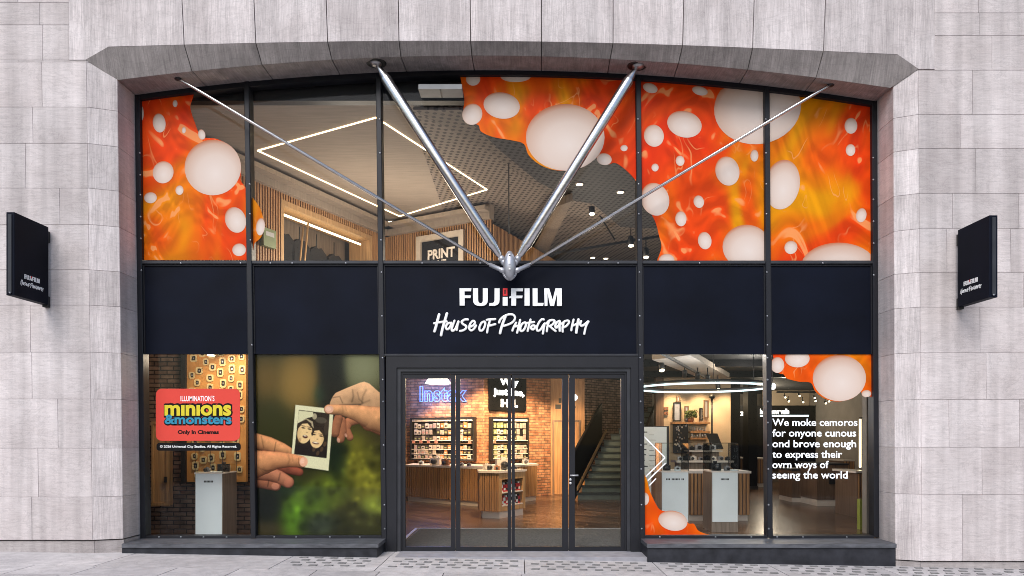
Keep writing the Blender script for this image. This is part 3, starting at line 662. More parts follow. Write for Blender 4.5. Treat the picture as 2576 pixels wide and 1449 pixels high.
hbm = MB(); hbm.ball(P(1282, 668, HBY - 0.04), 0.09, 0.09, 0.20, 24, 16); hbm.ball(P(1282, 640, HBY - 0.03), 0.045, 0.05, 0.05)
hbm.rod(P(1282, 668, HBY), P(1282, 668, 0), 0.05); hbm.build('hub', M['cast'], br)
for yy in (640 + 4, 663, 677): 
    q = MB(); q.tube(P(1282, yy, HBY - 0.10), P(1282, yy, HBY - 0.145 + abs(yy - 668) * 0.0012), [(0, 0.016), (0.7, 0.016), (1, 0.01)], 12); q.build('bolt', M['white'] if yy > 650 else M['black'], br)
lk = MB()
arc = [P(1282 - 17 + 34 * k / 12, 684 + 19 * math.sin(math.pi * k / 12) ** 0.7, HBY - 0.02) for k in range(13)]
for a, b in zip(arc[:-1], arc[1:]): lk.rod(a, b, 0.018, 10)
lk.build('link', M['cast'], br)

# ------------------------------------------------------------------ lettering
def fmt(pts, mp): return [mp(*p) for p in pts]
LET = [('letter', [(495, 122), (675, 122), (668, 165), (570, 165), (570, 230), (668, 230), (660, 268), (572, 268), (572, 382), (498, 382)]),
 ('letter', [(698, 122), (775, 122), (776, 300), (782, 328), (800, 345), (820, 348), (836, 340), (846, 322), (848, 300), (848, 122), (922, 122), (922, 300), (917, 335), (898, 364), (868, 382), (820, 388), (765, 384), (728, 368), (706, 338), (700, 300)]),
 ('letter', [(1025, 122), (1102, 122), (1100, 300), (1094, 340), (1072, 368), (1030, 385), (942, 385), (948, 345), (1000, 343), (1018, 330), (1024, 305)]),
 ('letter', [(1148, 252), (1224, 252), (1222, 384), (1148, 384)]),
 ('letter', [(1275, 122), (1458, 122), (1450, 165), (1352, 165), (1352, 232), (1450, 232), (1442, 270), (1352, 270), (1350, 384), (1278, 384), (1278, 265), (1245, 270), (1252, 242), (1275, 238)]),
 ('letter', [(1478, 122), (1555, 122), (1555, 384), (1478, 384)]),
 ('letter', [(1600, 122), (1675, 122), (1675, 343), (1768, 343), (1758, 386), (1602, 386)]),
 ('letter', [(1775, 122), (1850, 122), (1903, 295), (1945, 122), (2040, 122), (2042, 386), (1968, 386), (1970, 195), (1925, 386), (1865, 386), (1825, 190), (1825, 386), (1782, 386)])]
SCRIPT = [
 [(186, 515), (165, 590), (140, 690), (115, 772)], [(304, 500), (275, 600), (240, 720), (215, 830)], [(108, 650), (200, 632), (300, 622)],
 [(352, 642), (315, 655), (288, 700), (300, 738), (335, 728), (362, 680), (368, 640)],
 [(418, 608), (392, 680), (375, 742), (392, 764), (432, 730), (470, 640), (478, 620)], [(480, 622), (462, 690), (452, 752)],
 [(622, 592), (575, 592), (528, 625), (545, 660), (592, 690), (590, 728), (545, 758), (500, 766)],
 [(650, 705), (700, 682), (728, 640), (700, 612), (658, 655), (640, 720), (668, 758), (712, 735), (745, 682)],
 [(868, 622), (826, 645), (796, 710), (802, 756), (838, 758), (872, 705), (884, 645), (866, 622)],
 [(905, 600), (960, 590), (1036, 586)], [(958, 600), (930, 690), (912, 790)], [(925, 692), (980, 678), (1038, 662)],
 [(1190, 545), (1150, 650), (1122, 740), (1108, 800)], [(1094, 640), (1110, 595), (1165, 545), (1240, 515), (1305, 520), (1334, 560), (1318, 610), (1262, 655), (1165, 690)],
 [(1352, 640), (1318, 700), (1294, 762)], [(1412, 597), (1392, 690), (1366, 795)], [(1318, 702), (1400, 682)],
 [(1488, 636), (1446, 655), (1416, 715), (1420, 764), (1458, 758), (1494, 700), (1498, 650), (1488, 636)],
 [(1570, 592), (1546, 680), (1526, 768)], [(1505, 650), (1560, 638), (1625, 630)],
 [(1620, 682), (1590, 690), (1578, 722), (1602, 745), (1632, 722), (1634, 692), (1620, 682)],
 [(1772, 592), (1735, 592), (1690, 650), (1664, 720), (1676, 764), (1720, 745), (1762, 680), (1786, 650)], [(1784, 652), (1768, 730), (1756, 808)],
 [(1848, 622), (1826, 700), (1816, 772)], [(1812, 655), (1850, 612), (1910, 600), (1934, 620), (1905, 665), (1858, 694)], [(1862, 694), (1900, 730), (1950, 768)],
 [(2010, 612), (1970, 635), (1944, 690), (1962, 716), (1996, 682), (2018, 630)], [(2018, 632), (2010, 700), (2012, 768)],
 [(2072, 636), (2056, 700), (2056, 778)], [(2040, 660), (2090, 618), (2140, 610), (2150, 640), (2112, 690), (2070, 712)],
 [(2222, 592), (2200, 680), (2186, 758)], [(2296, 592), (2276, 690), (2262, 792)], [(2196, 690), (2240, 672), (2286, 652)],
 [(2336, 616), (2322, 660), (2340, 690), (2384, 668), (2440, 620)], [(2448, 622), (2408, 700), (2382, 812)]]
def smooth_path(pts, n=6):
    out = []
    for i in range(len(pts) - 1):
        p0 = pts[max(i - 1, 0)]; p1 = pts[i]; p2 = pts[i + 1]; p3 = pts[min(i + 2, len(pts) - 1)]
        for k in range(n):
            t = k / n
            out.append(tuple(0.5 * (2 * p1[a] + (-p0[a] + p2[a]) * t + (2 * p0[a] - 5 * p1[a] + 4 * p2[a] - p3[a]) * t * t + (-p0[a] + 3 * p1[a] - 3 * p2[a] + p3[a]) * t ** 3) for a in (0, 1)))
    out.append(pts[-1]); return out
def stroke(mb, pts, w, mp, depth):
    """brush stroke: flattened round bar; mp(x, y, d) maps the drawing to the world, d outwards"""
    p = smooth_path(pts); n = len(p); rings = []
    T = []
    for i in range(n):
        a = p[max(i - 1, 0)]; b = p[min(i + 1, n - 1)]; L = math.hypot(b[0] - a[0], b[1] - a[1]) or 1; T.append(((b[0] - a[0]) / L, (b[1] - a[1]) / L))
    seq = [(p[0][0] - T[0][0] * w * 0.42, p[0][1] - T[0][1] * w * 0.42, T[0], 0.25), (p[0][0] - T[0][0] * w * 0.28, p[0][1] - T[0][1] * w * 0.28, T[0], 0.75)]
    seq += [(p[i][0], p[i][1], T[i], 1.0) for i in range(n)]
    seq += [(p[-1][0] + T[-1][0] * w * 0.28, p[-1][1] + T[-1][1] * w * 0.28, T[-1], 0.75), (p[-1][0] + T[-1][0] * w * 0.42, p[-1][1] + T[-1][1] * w * 0.42, T[-1], 0.25)]
    for (x, y, t, k) in seq:
        nx, ny = -t[1], t[0]; ring = []
        for j in range(8):
            a = 2 * math.pi * j / 8; r = w / 2 * k * math.cos(a); ring.append(mp(x + nx * r, y + ny * r, depth * (0.5 + 0.5 * k * math.sin(a))))
        rings.append(ring)
    mb.sm = True; mb.rings(rings); mb.sm = False
def shop_letters(t, mp, depth, mw='white', one=False):
    dv = mp(0, 0, depth) - mp(0, 0, 0)
    allm = MB()
    for k, (nm, pts) in enumerate(LET):
        mb = allm if one else MB(); mb.prism([mp(x, y, 0) for x, y in pts], dv)
        if not one: mb.build(nm, M[mw], t)
    if one: allm.build('lettering', M[mw], t)
    mb = MB(); 
    for q in ([(1150, 120), (1220, 120), (1220, 143), (1150, 143)], [(1150, 210), (1220, 210), (1220, 233), (1150, 233)], [(1150, 143), (1172, 143), (1172, 210), (1150, 210)], [(1199, 143), (1220, 143), (1220, 210), (1199, 210)]):
        mb.prism([mp(x, y, 0) for x, y in q], dv)
    o = mb.build('red_dot', M['red'], t); 
    mb = MB(); mb.prism([mp(x, y, 0) for x, y in [(1172, 143), (1199, 143), (1199, 210), (1172, 210)]], dv * 0.6); mb.build('dot_centre', M['red_dark'], o)
    sm = MB()
    for s in SCRIPT: stroke(sm, s, 36 if max(q[1] for q in s) - min(q[1] for q in s) < 200 else 44, mp, depth * 0.8)
    sm.build('script_lettering', M[mw], t)
def mp_main(x, y, d):
    v = P(1074.56 + 0.16572 * x, 706.56 + 0.16572 * y, 0); v.y = -0.013 - d; return v
ss = thing('shop_sign', 'white shop name with red dot over brush script lettering on the middle navy panel', 'sign', P(1288, 860, -0.012))
shop_letters(ss, mp_main, 0.03)

def textmesh(body, off=0.0, italic=0.0, space=1.0):
    cu = bpy.data.curves.new('t', 'FONT'); cu.body = body; cu.size = 1; cu.offset = off; cu.extrude = 0.02; cu.shear = italic; cu.space_character = space; cu.resolution_u = 3
    ob = bpy.data.objects.new('t', cu); COL.objects.link(ob)
    dg = bpy.context.evaluated_depsgraph_get(); me = ob.evaluated_get(dg).to_mesh()
    vs = [v.co.copy() for v in me.vertices]; fs = [list(p.vertices) for p in me.polygons]
    ob.evaluated_get(dg).to_mesh_clear(); bpy.data.objects.remove(ob); bpy.data.curves.remove(cu)
    return vs, fs
def text(mb, body, x0, x1, ybase, capH, mp, depth, off=0.0, space=1.0):
    """letters between x0 and x1 (drawing units), baseline ybase, cap height capH; y runs down"""
    vs, fs = textmesh(body, off, 0, space)
    xa = min(v.x for v in vs); xb = max(v.x for v in vs); sx = (x1 - x0) / (xb - xa); sy = capH / 0.729
    mb.add([mp(x0 + (v.x - xa) * sx, ybase - v.y * sy, (v.z / 0.04 + 0.5) * depth) for v in vs], fs)

# blade signs on the stone walls
def blade(side, X, top, bot, label):
    t = thing('projecting_sign', label, 'sign', (X, WY, bot), 'projecting signs on the stone walls')
    mb = MB(); a, b = (X - 0.106, X) if side < 0 else (X, X + 0.106)
    mb.box(a, b, -1.29, -0.66, bot, top, 0.006); mb.build('panel', M['navy'], t)
    e = MB(); e.box(a + 0.03, b - 0.03, -1.302, -1.2895, bot + 0.03, top - 0.03); e.build('edge_strip', M['frame_lt'], t)
    k = MB(); k.box(a + 0.02, b - 0.02, -0.66, WY + 0.01, bot - 0.03, bot + 0.12); k.box(a + 0.02, b - 0.02, -0.66, WY + 0.01, top - 0.2, top - 0.05); k.build('bracket', M['black'], t)
    s = MB(); s.ball((a + 0.06 if side < 0 else b - 0.06, -1.305, bot + 0.03), 0.012, 0.01, 0.012); s.build('screw', M['screw'], t)
    # lettering on the face towards the doors
    xl = X + 0.0012 if side < 0 else X - 0.0012
    k_ = 0.42 / 2350
    def mp(x, y, d):
        u = (x - 90) * k_; z = bot + 0.31 - (y - 120) * k_ * 1.25
        return Vector((xl + (d if side < 0 else -d), (-1.19 + u) if side < 0 else (-0.72 - u), z))
    shop_letters(t, mp, 0.006, 'white', True)
blade(-1, -6.45, EYE + 2.87, EYE + 1.81, 'navy projecting sign with small white lettering on the stone wall nearest the coral cinema label')
blade(1, 5.97, EYE + 2.83, EYE + 1.783, 'navy projecting sign with small white lettering on the stone wall beyond the white window quotation')

# ------------------------------------------------------------------ orange printed window vinyls
def ellipse(cx, cy, rx, ry, rot=0, n=36):
    r = R(rot); return [(cx + rx * math.cos(a) * math.cos(r) - ry * math.sin(a) * math.sin(r), cy + rx * math.cos(a) * math.sin(r) + ry * math.sin(a) * math.cos(r)) for a in [2 * math.pi * k / n for k in range(n)]]
def clip(poly, inside, cut):
    out = []
    for i in range(len(poly)):
        a, b = poly[i], poly[(i + 1) % len(poly)]; ia, ib = inside(a), inside(b)
        if ia: out.append(a)
        if ia != ib: out.append(cut(a, b))
    return out
def cliprect(poly, x0, x1, y0, y1):
    def cx(v): return lambda a, b: (v, a[1] + (b[1] - a[1]) * (v - a[0]) / (b[0] - a[0]))
    def cy(v): return lambda a, b: (a[0] + (b[0] - a[0]) * (v - a[1]) / (b[1] - a[1]), v)
    for ins, c in ((lambda p: p[0] >= x0, cx(x0)), (lambda p: p[0] <= x1, cx(x1)), (lambda p: p[1] >= y0, cy(y0)), (lambda p: p[1] <= y1, cy(y1))):
        if poly: poly = clip(poly, ins, c)
    return poly
def decal(label, outline, ovals, rect, smooth=True, headclip=False):
    t = thing('window_decal', label, 'window decal', P((rect[0] + rect[1]) / 2, rect[3], 0), 'orange vinyls on the shop windows')
    pts = outline
    mb = MB(); yv = 0.006
    q = [P(*p, 0) for p in pts]
    mb.prism([Vector((p.x, yv, p.z)) for p in q], (0, 0.003, 0)); mb.build('vinyl_sheet', M['vinyl'], t)
    for k, (cx, cy, rx, ry, rot) in enumerate(ovals):
        e = cliprect(ellipse(cx, cy, rx, ry, rot), *rect)
        if len(e) < 3: continue
        if headclip: e = [(x, max(y, headclip(x))) for x, y in e]
        o = MB(); w_ = [Vector((p.x, yv - 0.0012 - 0.0004 * (k % 3), p.z)) for p in [P(*c, 0) for c in e]]
        rr = R(rot); uvs = [(((x - cx) * math.cos(rr) + (y - cy) * math.sin(rr)) / rx, -(-(x - cx) * math.sin(rr) + (y - cy) * math.cos(rr)) / ry) for x, y in e]
        cpt = sum(w_, Vector()) / len(w_); cuv = (sum(u[0] for u in uvs) / len(uvs), sum(u[1] for u in uvs) / len(uvs)); n = len(w_)
        o.add(w_ + [cpt] + [v + Vector((0, 0.0016, 0)) for v in w_], [(a, (a + 1) % n, n) for a in range(n)] + [(a, n + 1 + a, n + 1 + (a + 1) % n, (a + 1) % n) for a in range(n)],
              [[uvs[a], uvs[(a + 1) % n], cuv] for a in range(n)] + [[uvs[a], uvs[a], uvs[(a + 1) % n], uvs[(a + 1) % n]] for a in range(n)])
        o.build('cream_oval', M['cream'], t)
def heady(dx):
    x = Xat(dx); return HZ - (fgl(x) - 0.05 - EYE) * FPX / DIST
def cm(pts, n=5): return smooth_path(pts, n)
A1 = [(356, 654), (356, heady(356))] + [(x, heady(x)) for x in (380, 410, 440, 470, 487)] + cm([(483, 250), (478, 268), (483, 290), (491, 312), (498, 330), (512, 345), (545, 349), (580, 368), (602, 400), (606, 430), (605, 452), (618, 472), (634, 495), (652, 520), (662, 550), (664, 575), (655, 598), (640, 612), (636, 632), (622, 654)])
decal('orange vinyl with one big cream oval on the upper pane above the coral label', A1,
      [(535, 421, 71, 70, 0), (410, 433, 26, 28, 15), (400, 309, 16, 24, -8), (440, 260, 6, 9, 0), (462, 327, 5, 8, 0), (507, 338, 9, 13, -15), (378, 497, 16, 14, 0), (451, 478, 10, 12, 0), (592, 553, 26, 33, -20), (601, 628, 17, 16, 0), (655, 570, 11, 22, 5), (356, 285, 5, 18, 0)], (356, 668, 200, 654), headclip=heady)
B1 = [(1158, heady(1158))] + cm([(1158, heady(1158)), (1162, 215), (1168, 250), (1166, 280), (1178, 306), (1203, 314), (1210, 330), (1240, 344), (1290, 353), (1318, 362), (1330, 390), (1360, 415), (1400, 428), (1440, 426), (1480, 408), (1502, 396), (1508, 408), (1530, 413), (1550, 410), (1580, 432), (1600, 456), (1606, 480), (1614, 505), (1630, 524), (1648, 556), (1658, 592), (1664, 622), (1652, 657)])[1:] + [(2191, 657), (2189, heady(2189))] + [(x, heady(x)) for x in range(2150, 1160, -40)]
decal('largest orange vinyl with many cream ovals sweeping across the upper right panes', B1,
      [(1422, 345, 99, 84, 0), (1262, 265, 46, 33, 10), (1188, 287, 25, 27, 20), (1190, 198, 18, 17, 0), (1297, 192, 38, 14, 0), (1520, 400, 19, 15, 10), (1645, 341, 25, 28, -15), (1722, 312, 44, 33, 15), (1906, 270, 110, 92, -10), (1636, 221, 19, 12, 20), (1761, 228, 20, 11, 15), (1830, 430, 30, 37, -15), (1648, 501, 35, 42, -20), (1570, 372, 9, 8, 0), (1648, 421, 9, 10, 0), (1711, 404, 11, 13, -10), (1758, 507, 13, 16, -15), (1713, 550, 14, 19, -5), (1773, 605, 17, 22, -10), (1898, 391, 10, 15, 0), (1878, 620, 60, 55, 0), (1677, 655, 20, 17, 0), (2110, 672, 95, 62, 0), (1968, 464, 44, 63, 10), (2141, 316, 16, 20, 0), (2140, 377, 12, 15, 0), (2167, 541, 13, 18, 10), (1990, 622, 16, 17, 25)], (1159, 2190, 180, 657), headclip=heady)
C1 = [(1944, 890.5)] + cm([(1944, 890.5), (1947, 905), (1945, 922), (1958, 938), (1972, 942), (1980, 952), (2010, 960), (2040, 963), (2052, 985), (2078, 1004), (2110, 1010), (2145, 1002), (2164, 985), (2172, 996), (2186, 996), (2194, 1000)])[1:] + [(2194, 890.5)]
decal('orange vinyl with a big cream oval hanging above the white window quotation', C1,
      [(2112, 951, 67, 58, 0), (2006, 902, 31, 22, 0), (1956, 918, 17, 20, 0), (2180, 990, 12, 9, 0)], (1942, 2194, 890.5, 1010))
D1 = cm([(1616.5, 1345), (1616.5, 1186), (1627, 1205), (1634, 1232), (1645, 1258), (1658, 1280), (1672, 1286), (1690, 1286), (1715, 1292), (1732, 1316), (1746, 1318), (1756, 1334), (1772, 1342), (1786, 1345)][1:])
decal('small orange vinyl rising from the bottom corner of the window with white plinths', [(1617, 1345.5)] + [(max(x, 1617), y) for x, y in D1],
      [(1693, 1310, 37, 25, 12), (1622, 1255, 11, 16, 0)], (1617, 1790, 1180, 1345))

# ------------------------------------------------------------------ coral cinema label and its black strip
def rrect(x0, x1, y0, y1, r, n=6):
    out = []
    for cx, cy, a0 in ((x1 - r, y1 - r, 0), (x0 + r, y1 - r, 90), (x0 + r, y0 + r, 180), (x1 - r, y0 + r, 270)):
        for k in range(n + 1):
            a = R(a0 + 90 * k / n); out.append((cx + r * math.cos(a), cy + r * math.sin(a)))
    return out
def mp_lab(x, y, d):
    v = P((480 + x * 0.44150) * 0.736, (1200 + y * 0.44168) * 0.736, 0); v.y = 0.005 - d; return v
def plate(pts, y0, y1):
    mb = MB(); mb.prism([Vector((p.x, y0, p.z)) for p in [mp_lab(*q, 0) for q in pts]], (0, y1 - y0, 0)); return mb
lb = thing('cinema_label', 'coral rounded window sticker with yellow and blue film title on the corner window', 'sticker', mp_lab(445, 692, 0))
plate(rrect(118, 770, 291, 694, 45), 0.005, 0.009).build('backing', M['coral'], lb)
mb = MB(); text(mb, "ILLUMINATION'S", 310, 572, 387, 42, mp_lab, 0.0015, 0.012, 1.05); mb.build('studio_line', M['white'], lb)
WAVE = lambda y0: (lambda x, y, d: mp_lab(x, y - 5 * math.sin((x - 180) / 530 * math.pi * 2.5) * 0, d))
def lab_d(dd): return lambda x, y, d: mp_lab(x, y, d + dd)
FT = 'm\u0131n\u0131ons'
mb = MB(); text(mb, FT, 180, 709, 500, 127, lab_d(0.0), 0.0010, 0.085, 1.0); text(mb, FT, 190, 714, 497, 127, lab_d(0.0002), 0.0010, 0.085, 1.0)
text(mb, '&monsters', 180, 711, 566, 82, lab_d(0.0004), 0.0010, 0.085, 1.0); mb.build('title_outline', M['blackv'], lb)
mb = MB(); text(mb, FT, 186, 702, 494, 115, lab_d(0.0024), 0.0008, 0.036, 1.0); mb.build('title_line', M['yellow'], lb)
mb = MB(); text(mb, '&monsters', 186, 705, 561, 72, lab_d(0.0026), 0.0008, 0.034, 1.0); mb.build('title_line', M['cyan'], lb)
mb = MB(); text(mb, 'Only In Cinemas', 288, 606, 640, 29, lab_d(0.0003), 0.0010, 0.045); mb.build('release_line', M['blackv'], lb)
cs_ = thing('copyright_strip', 'thin black rounded sticker with a white rights line under the coral label', 'sticker', mp_lab(445, 770, 0))
plate(rrect(123, 775, 710, 771, 22), 0.005, 0.009).build('backing', M['blackv'], cs_)
mb = MB(); text(mb, '\u00a9 2026 Universal City Studios. All Rights Reserved.', 150, 745, 747, 19, lab_d(0.0003), 0.001, 0.012); mb.build('lettering', M['white'], cs_)

# white quotation on the right-hand window
def mp_q(x, y, d):
    v = P(1913.6 + 0.3252 * x, 883.2 + 0.3252 * y, 0); v.y = 0.008 - d; return v
qt = thing('window_quotation', 'six lines of bold white lettering on the right hand window', 'lettering', mp_q(400, 990, 0))
for s, x1, yb in (('We moke cemoros', 750, 578), ('for onyone cunous', 740, 660), ('ond brove enough', 740, 743), ('to express their', 632, 825), ('ovrn woys of', 528, 905), ('see\u0131ng the world', 675, 985)):
    mb = MB(); text(mb, s, 92, x1, yb, 58, mp_q, 0.002, 0.010); mb.build('text_line', M['white_glow'], qt)
# chevron lines
def mp_c(x, y, d):
    v = P(1604.5 + 0.3252 * x, 883.2 + 0.3252 * y, 0); v.y = 0.0085 - d; return v
cv = MB()
for a, b in (((38, 650), (212, 825)), ((212, 825), (62, 972)), ((215, 868), (78, 1003)), ((142, 935), (95, 985)), ((142, 985), (90, 1040))):
    ax, ay = a; bx, by = b; L = math.hypot(bx - ax, by - ay); nx, ny = -(by - ay) / L * 4.5, (bx - ax) / L * 4.5
    k = 0.0003 * (a[1] % 3)
    cv.prism([mp_c(ax + nx, ay + ny, k), mp_c(bx + nx, by + ny, k), mp_c(bx - nx, by - ny, k), mp_c(ax - nx, ay - ny, k)], (0, -0.0012, 0))
tag(cv.build('chevron_lines', M['white']), 'thin white arrow lines stuck on the window with white display plinths', 'window decal')

# ------------------------------------------------------------------ printed poster of two hands and an instant photo
def paint_poster():
    nx, ny = 250, 354
    xs = np.linspace(44, 1032, nx); ys = np.linspace(22, 1424, ny); X, Y = np.meshgrid(xs, ys)
    rng = np.random.default_rng(4)
    acc = np.zeros((ny, nx, 3)); wt = np.full((ny, nx), 0.22); acc += np.array([50, 48, 20]) * 0.22
    for cx, cy, sx, sy, c, k in [(380, 240, 130, 170, (152, 116, 52), 1), (120, 210, 90, 120, (112, 84, 34), .8), (640, 220, 66, 250, (8, 14, 16), 3.2), (880, 120, 130, 130, (132, 132, 98), 1.2), (800, 850, 110, 150, (126, 120, 26), 1.1), (920, 1000, 110, 130, (120, 116, 28), 1), (640, 1060, 120, 90, (98, 112, 26), .9), (470, 1170, 120, 90, (92, 122, 28), .9), (340, 1290, 80, 120, (98, 146, 22), 1.1), (965, 1190, 70, 60, (140, 152, 48), 1), (130, 1190, 110, 110, (18, 24, 24), 1.2), (540, 1340, 120, 70, (52, 62, 50), 1), (860, 1340, 140, 90, (58, 58, 26), 1), (520, 1100, 55, 45, (30, 44, 24), .8), (690, 800, 60, 150, (12, 30, 20), 2.0), (560, 330, 45, 60, (26, 62, 48), .8), (200, 560, 110, 120, (44, 50, 18), .9), (120, 1380, 110, 50, (70, 60, 36), 1), (260, 1060, 90, 60, (24, 44, 26), .8)]:
        g = k * np.exp(-((X - cx) / sx) ** 2 - ((Y - cy) / sy) ** 2); acc += g[..., None] * np.array(c); wt += g
    img = acc / wt[..., None]
    # soft leaf blur
    for _ in range(260):
        cx, cy = rng.uniform(650, 1030), rng.uniform(700, 1400)
        if rng.random() < .4: cx, cy = rng.uniform(250, 700), rng.uniform(980, 1400)
        s = rng.uniform(14, 42); a = rng.uniform(-.2, .2); g = np.exp(-((X - cx) ** 2 + (Y - cy) ** 2) / s ** 2) * a
        img = img * (1 + g[..., None])
    img = 118 * (np.clip(img, 0, 255) / 118) ** 1.18
    gry = img.mean(-1, keepdims=True); img = gry + (img - gry) * 0.84
    def over(mask, col):
        nonlocal img
        col = np.broadcast_to(np.asarray(col, float), img.shape); img = img * (1 - mask[..., None]) + col * mask[..., None]
    def aa(d): return np.clip(0.5 - d / 4.0, 0, 1)
    def caps(pts):
        """chain of tapered round limbs: signed distance, cross position (-1..1) and its normal"""
        D = np.full(X.shape, 1e9); NX = np.zeros(X.shape); NY = np.zeros(X.shape)
        for (x0, y0, r0), (x1, y1, r1) in zip(pts[:-1], pts[1:]):
            n = 1
            dx, dy = x1 - x0, y1 - y0; t = np.clip(((X - x0) * dx + (Y - y0) * dy) / (dx * dx + dy * dy), 0, 1)
            px, py = X - (x0 + dx * t), Y - (y0 + dy * t); r = r0 + (r1 - r0) * t; L = np.hypot(px, py)
            d = L - r; b = d < D; D = np.where(b, d, D); NX = np.where(b, px / np.maximum(r, 1), NX); NY = np.where(b, py / np.maximum(r, 1), NY)
        return D, NX, NY
    MOT = np.ones(X.shape)
    for _ in range(900):
        cx, cy, s = rng.uniform(40, 1040), rng.uniform(230, 1100), rng.uniform(5, 22); MOT += rng.uniform(-.09, .09) * np.exp(-((X - cx) ** 2 + (Y - cy) ** 2) / s ** 2)
    def skin(pts, base, dark=1.0, rim=0.5):
        D, a, b = caps(pts); q = np.clip(a * a + b * b, 0, 1); nz = np.sqrt(1 - q)
        sh = 0.58 + 0.30 * nz - 0.34 * b + 0.06 * a * -1; sh = np.clip(sh, .22, 1.1) * dark
        edge = 1 - 0.35 * rim * np.clip(q, 0, 1) ** 4
        col = np.array(base)[None, None, :] * (sh * edge)[..., None]
        col[..., 0] += 18 * (1 - nz) * dark; col *= MOT[..., None]
        over(aa(D), col)
    def poly(pts):
        D = np.full(X.shape, 1e9); ins = np.zeros(X.shape, bool); n = len(pts)
        for i in range(n):
            (x0, y0), (x1, y1) = pts[i], pts[(i + 1) % n]; dx, dy = x1 - x0, y1 - y0
            t = np.clip(((X - x0) * dx + (Y - y0) * dy) / (dx * dx + dy * dy + 1e-9), 0, 1); D = np.minimum(D, np.hypot(X - x0 - dx * t, Y - y0 - dy * t))
            c = ((y0 <= Y) & (y1 > Y)) | ((y1 <= Y) & (y0 > Y)); xi = x0 + (Y - y0) / (dy if abs(dy) > 1e-9 else 1e-9) * dx; ins ^= c & (X < xi)
        return np.where(ins, -D, D)
    def ell(cx, cy, rx, ry, rot=0):
        r = math.radians(rot); u = (X - cx) * math.cos(r) + (Y - cy) * math.sin(r); v = -(X - cx) * math.sin(r) + (Y - cy) * math.cos(r)
        return (np.hypot(u / rx, v / ry) - 1) * min(rx, ry)
    def crease(pts, w, k):
        nonlocal img
        D, _, _ = caps([(x, y, .1) for x, y in pts]); img = img * (1 - 0.75 * k * np.exp(-(D / w) ** 2))[..., None]
    S1, S2 = (236, 178, 128), (206, 128, 88)
    # --- hand entering from the left: first finger lies behind the print
    skin([(20, 690, 62), (150, 722, 58), (250, 755, 46), (335, 790, 30)], (222, 152, 100))
    crease([(205, 705), (190, 790)], 4, .4); crease([(92, 660), (110, 750)], 5, .3)
    # --- hand entering from the right: folded fingers behind the print
    skin([(1060, 560, 70), (930, 560, 60), (860, 520, 40)], (190, 116, 74), .85); skin([(1060, 640, 34), (960, 605, 24)], (176, 104, 70), .8)
    skin([(860, 520, 40), (770, 548, 34), (752, 600, 27), (780, 668, 27)], S2, .86); skin([(715, 540, 34), (722, 620, 32), (708, 682, 30)], S2, .82); skin([(690, 520, 34), (672, 580, 36), (664, 636, 33)], S2, .8)
    over(aa(ell(690, 690, 12, 20, -12)) * .6, (232, 176, 150)); over(aa(ell(748, 652, 9, 16, -20)) * .6, (226, 170, 146))
    # print
    P4 = [(357, 415), (653, 448), (613, 927), (320, 884)]
    over(np.clip(.5 - poly([(x - 6, y + 12) for x, y in P4]) / 24, 0, 1) * .45, (12, 14, 8)); over(aa(poly(P4)), (216, 208, 168))
    over(aa(poly([(384, 455), (622, 482), (598, 830), (346, 798)])), (34, 27, 24))
    over(aa(poly([(384, 457), (492, 470), (498, 505), (440, 520), (372, 562)])), (206, 198, 158)); crease([(384, 458), (480, 468)], 2.5, .6)
    over(aa(poly([(372, 560), (440, 520), (490, 545), (500, 600), (470, 560), (420, 545), (372, 580)])), (170, 152, 120))
    over(aa(ell(505, 505, 18, 24)) * .8, (190, 176, 140)); over(aa(ell(555, 535, 45, 24, 8)) * .45, (112, 104, 86)); over(aa(ell(598, 590, 20, 60, 5)) * .3, (95, 80, 64))
    F1 = ell(428, 630, 56, 86, 12); over(aa(F1), (226, 190, 134)); over(aa(poly([(366, 600), (372, 560), (440, 528), (480, 560), (486, 600), (450, 560), (410, 562), (376, 600)])), (44, 34, 28))
    F2 = ell(524, 672, 54, 80, 10); over(aa(F2), (228, 188, 132)); over(aa(poly([(478, 640), (500, 596), (545, 584), (580, 620), (582, 690), (566, 640), (540, 612), (505, 616), (486, 660)])), (36, 28, 24))
    over(np.clip((X - 552) / 40, 0, 1) * aa(F2) * .35, (120, 80, 50)); over(np.clip((405 - X) / 40, 0, 1) * aa(F1) * .3, (120, 80, 50))
    for ex, ey, ro in ((418, 594, 14), (466, 604, 14), (500, 646, 8), (556, 658, 8)):
        over(aa(ell(ex, ey, 14, 5, ro)), (38, 28, 24)); over(aa(ell(ex - 1, ey - 15, 18, 3.5, ro)) * .8, (60, 44, 34))
    over(aa(ell(446, 630, 7, 4, 10)) * .6, (120, 84, 56)); over(aa(ell(432, 662, 20, 12, 12)), (70, 30, 26)); over(aa(ell(431, 656, 13, 4, 12)), (236, 224, 196))
    over(aa(ell(527, 682, 7, 4, 8)) * .6, (120, 84, 56)); over(aa(ell(513, 712, 26, 9, 10)), (90, 44, 34)); over(aa(ell(513, 708, 20, 4.5, 10)), (240, 228, 200))
    for hx, hy in ((560, 760), (500, 760), (530, 790), (585, 720), (388, 690)):
        over(aa(ell(hx, hy, 12, 20, 20)) * .35, (150, 106, 66))
    # --- right hand in front: back of hand, index finger, thumb
    bk = [(1080, 360), (1040, 340), (1000, 312), (930, 250), (890, 235), (858, 243), (760, 282), (668, 322), (642, 356), (622, 405), (640, 440), (760, 440), (860, 480), (900, 560), (960, 600), (1080, 640)]
    D = poly(bk); sh = np.clip(1.06 - (Y - 240) / 620, .4, 1.05) * (1 - .22 * np.exp(-((X - 830) / 70) ** 2 - ((Y - 390) / 60) ** 2)); col = np.array((232, 176, 128))[None, None, :] * (sh * MOT)[..., None]; over(aa(D), col)
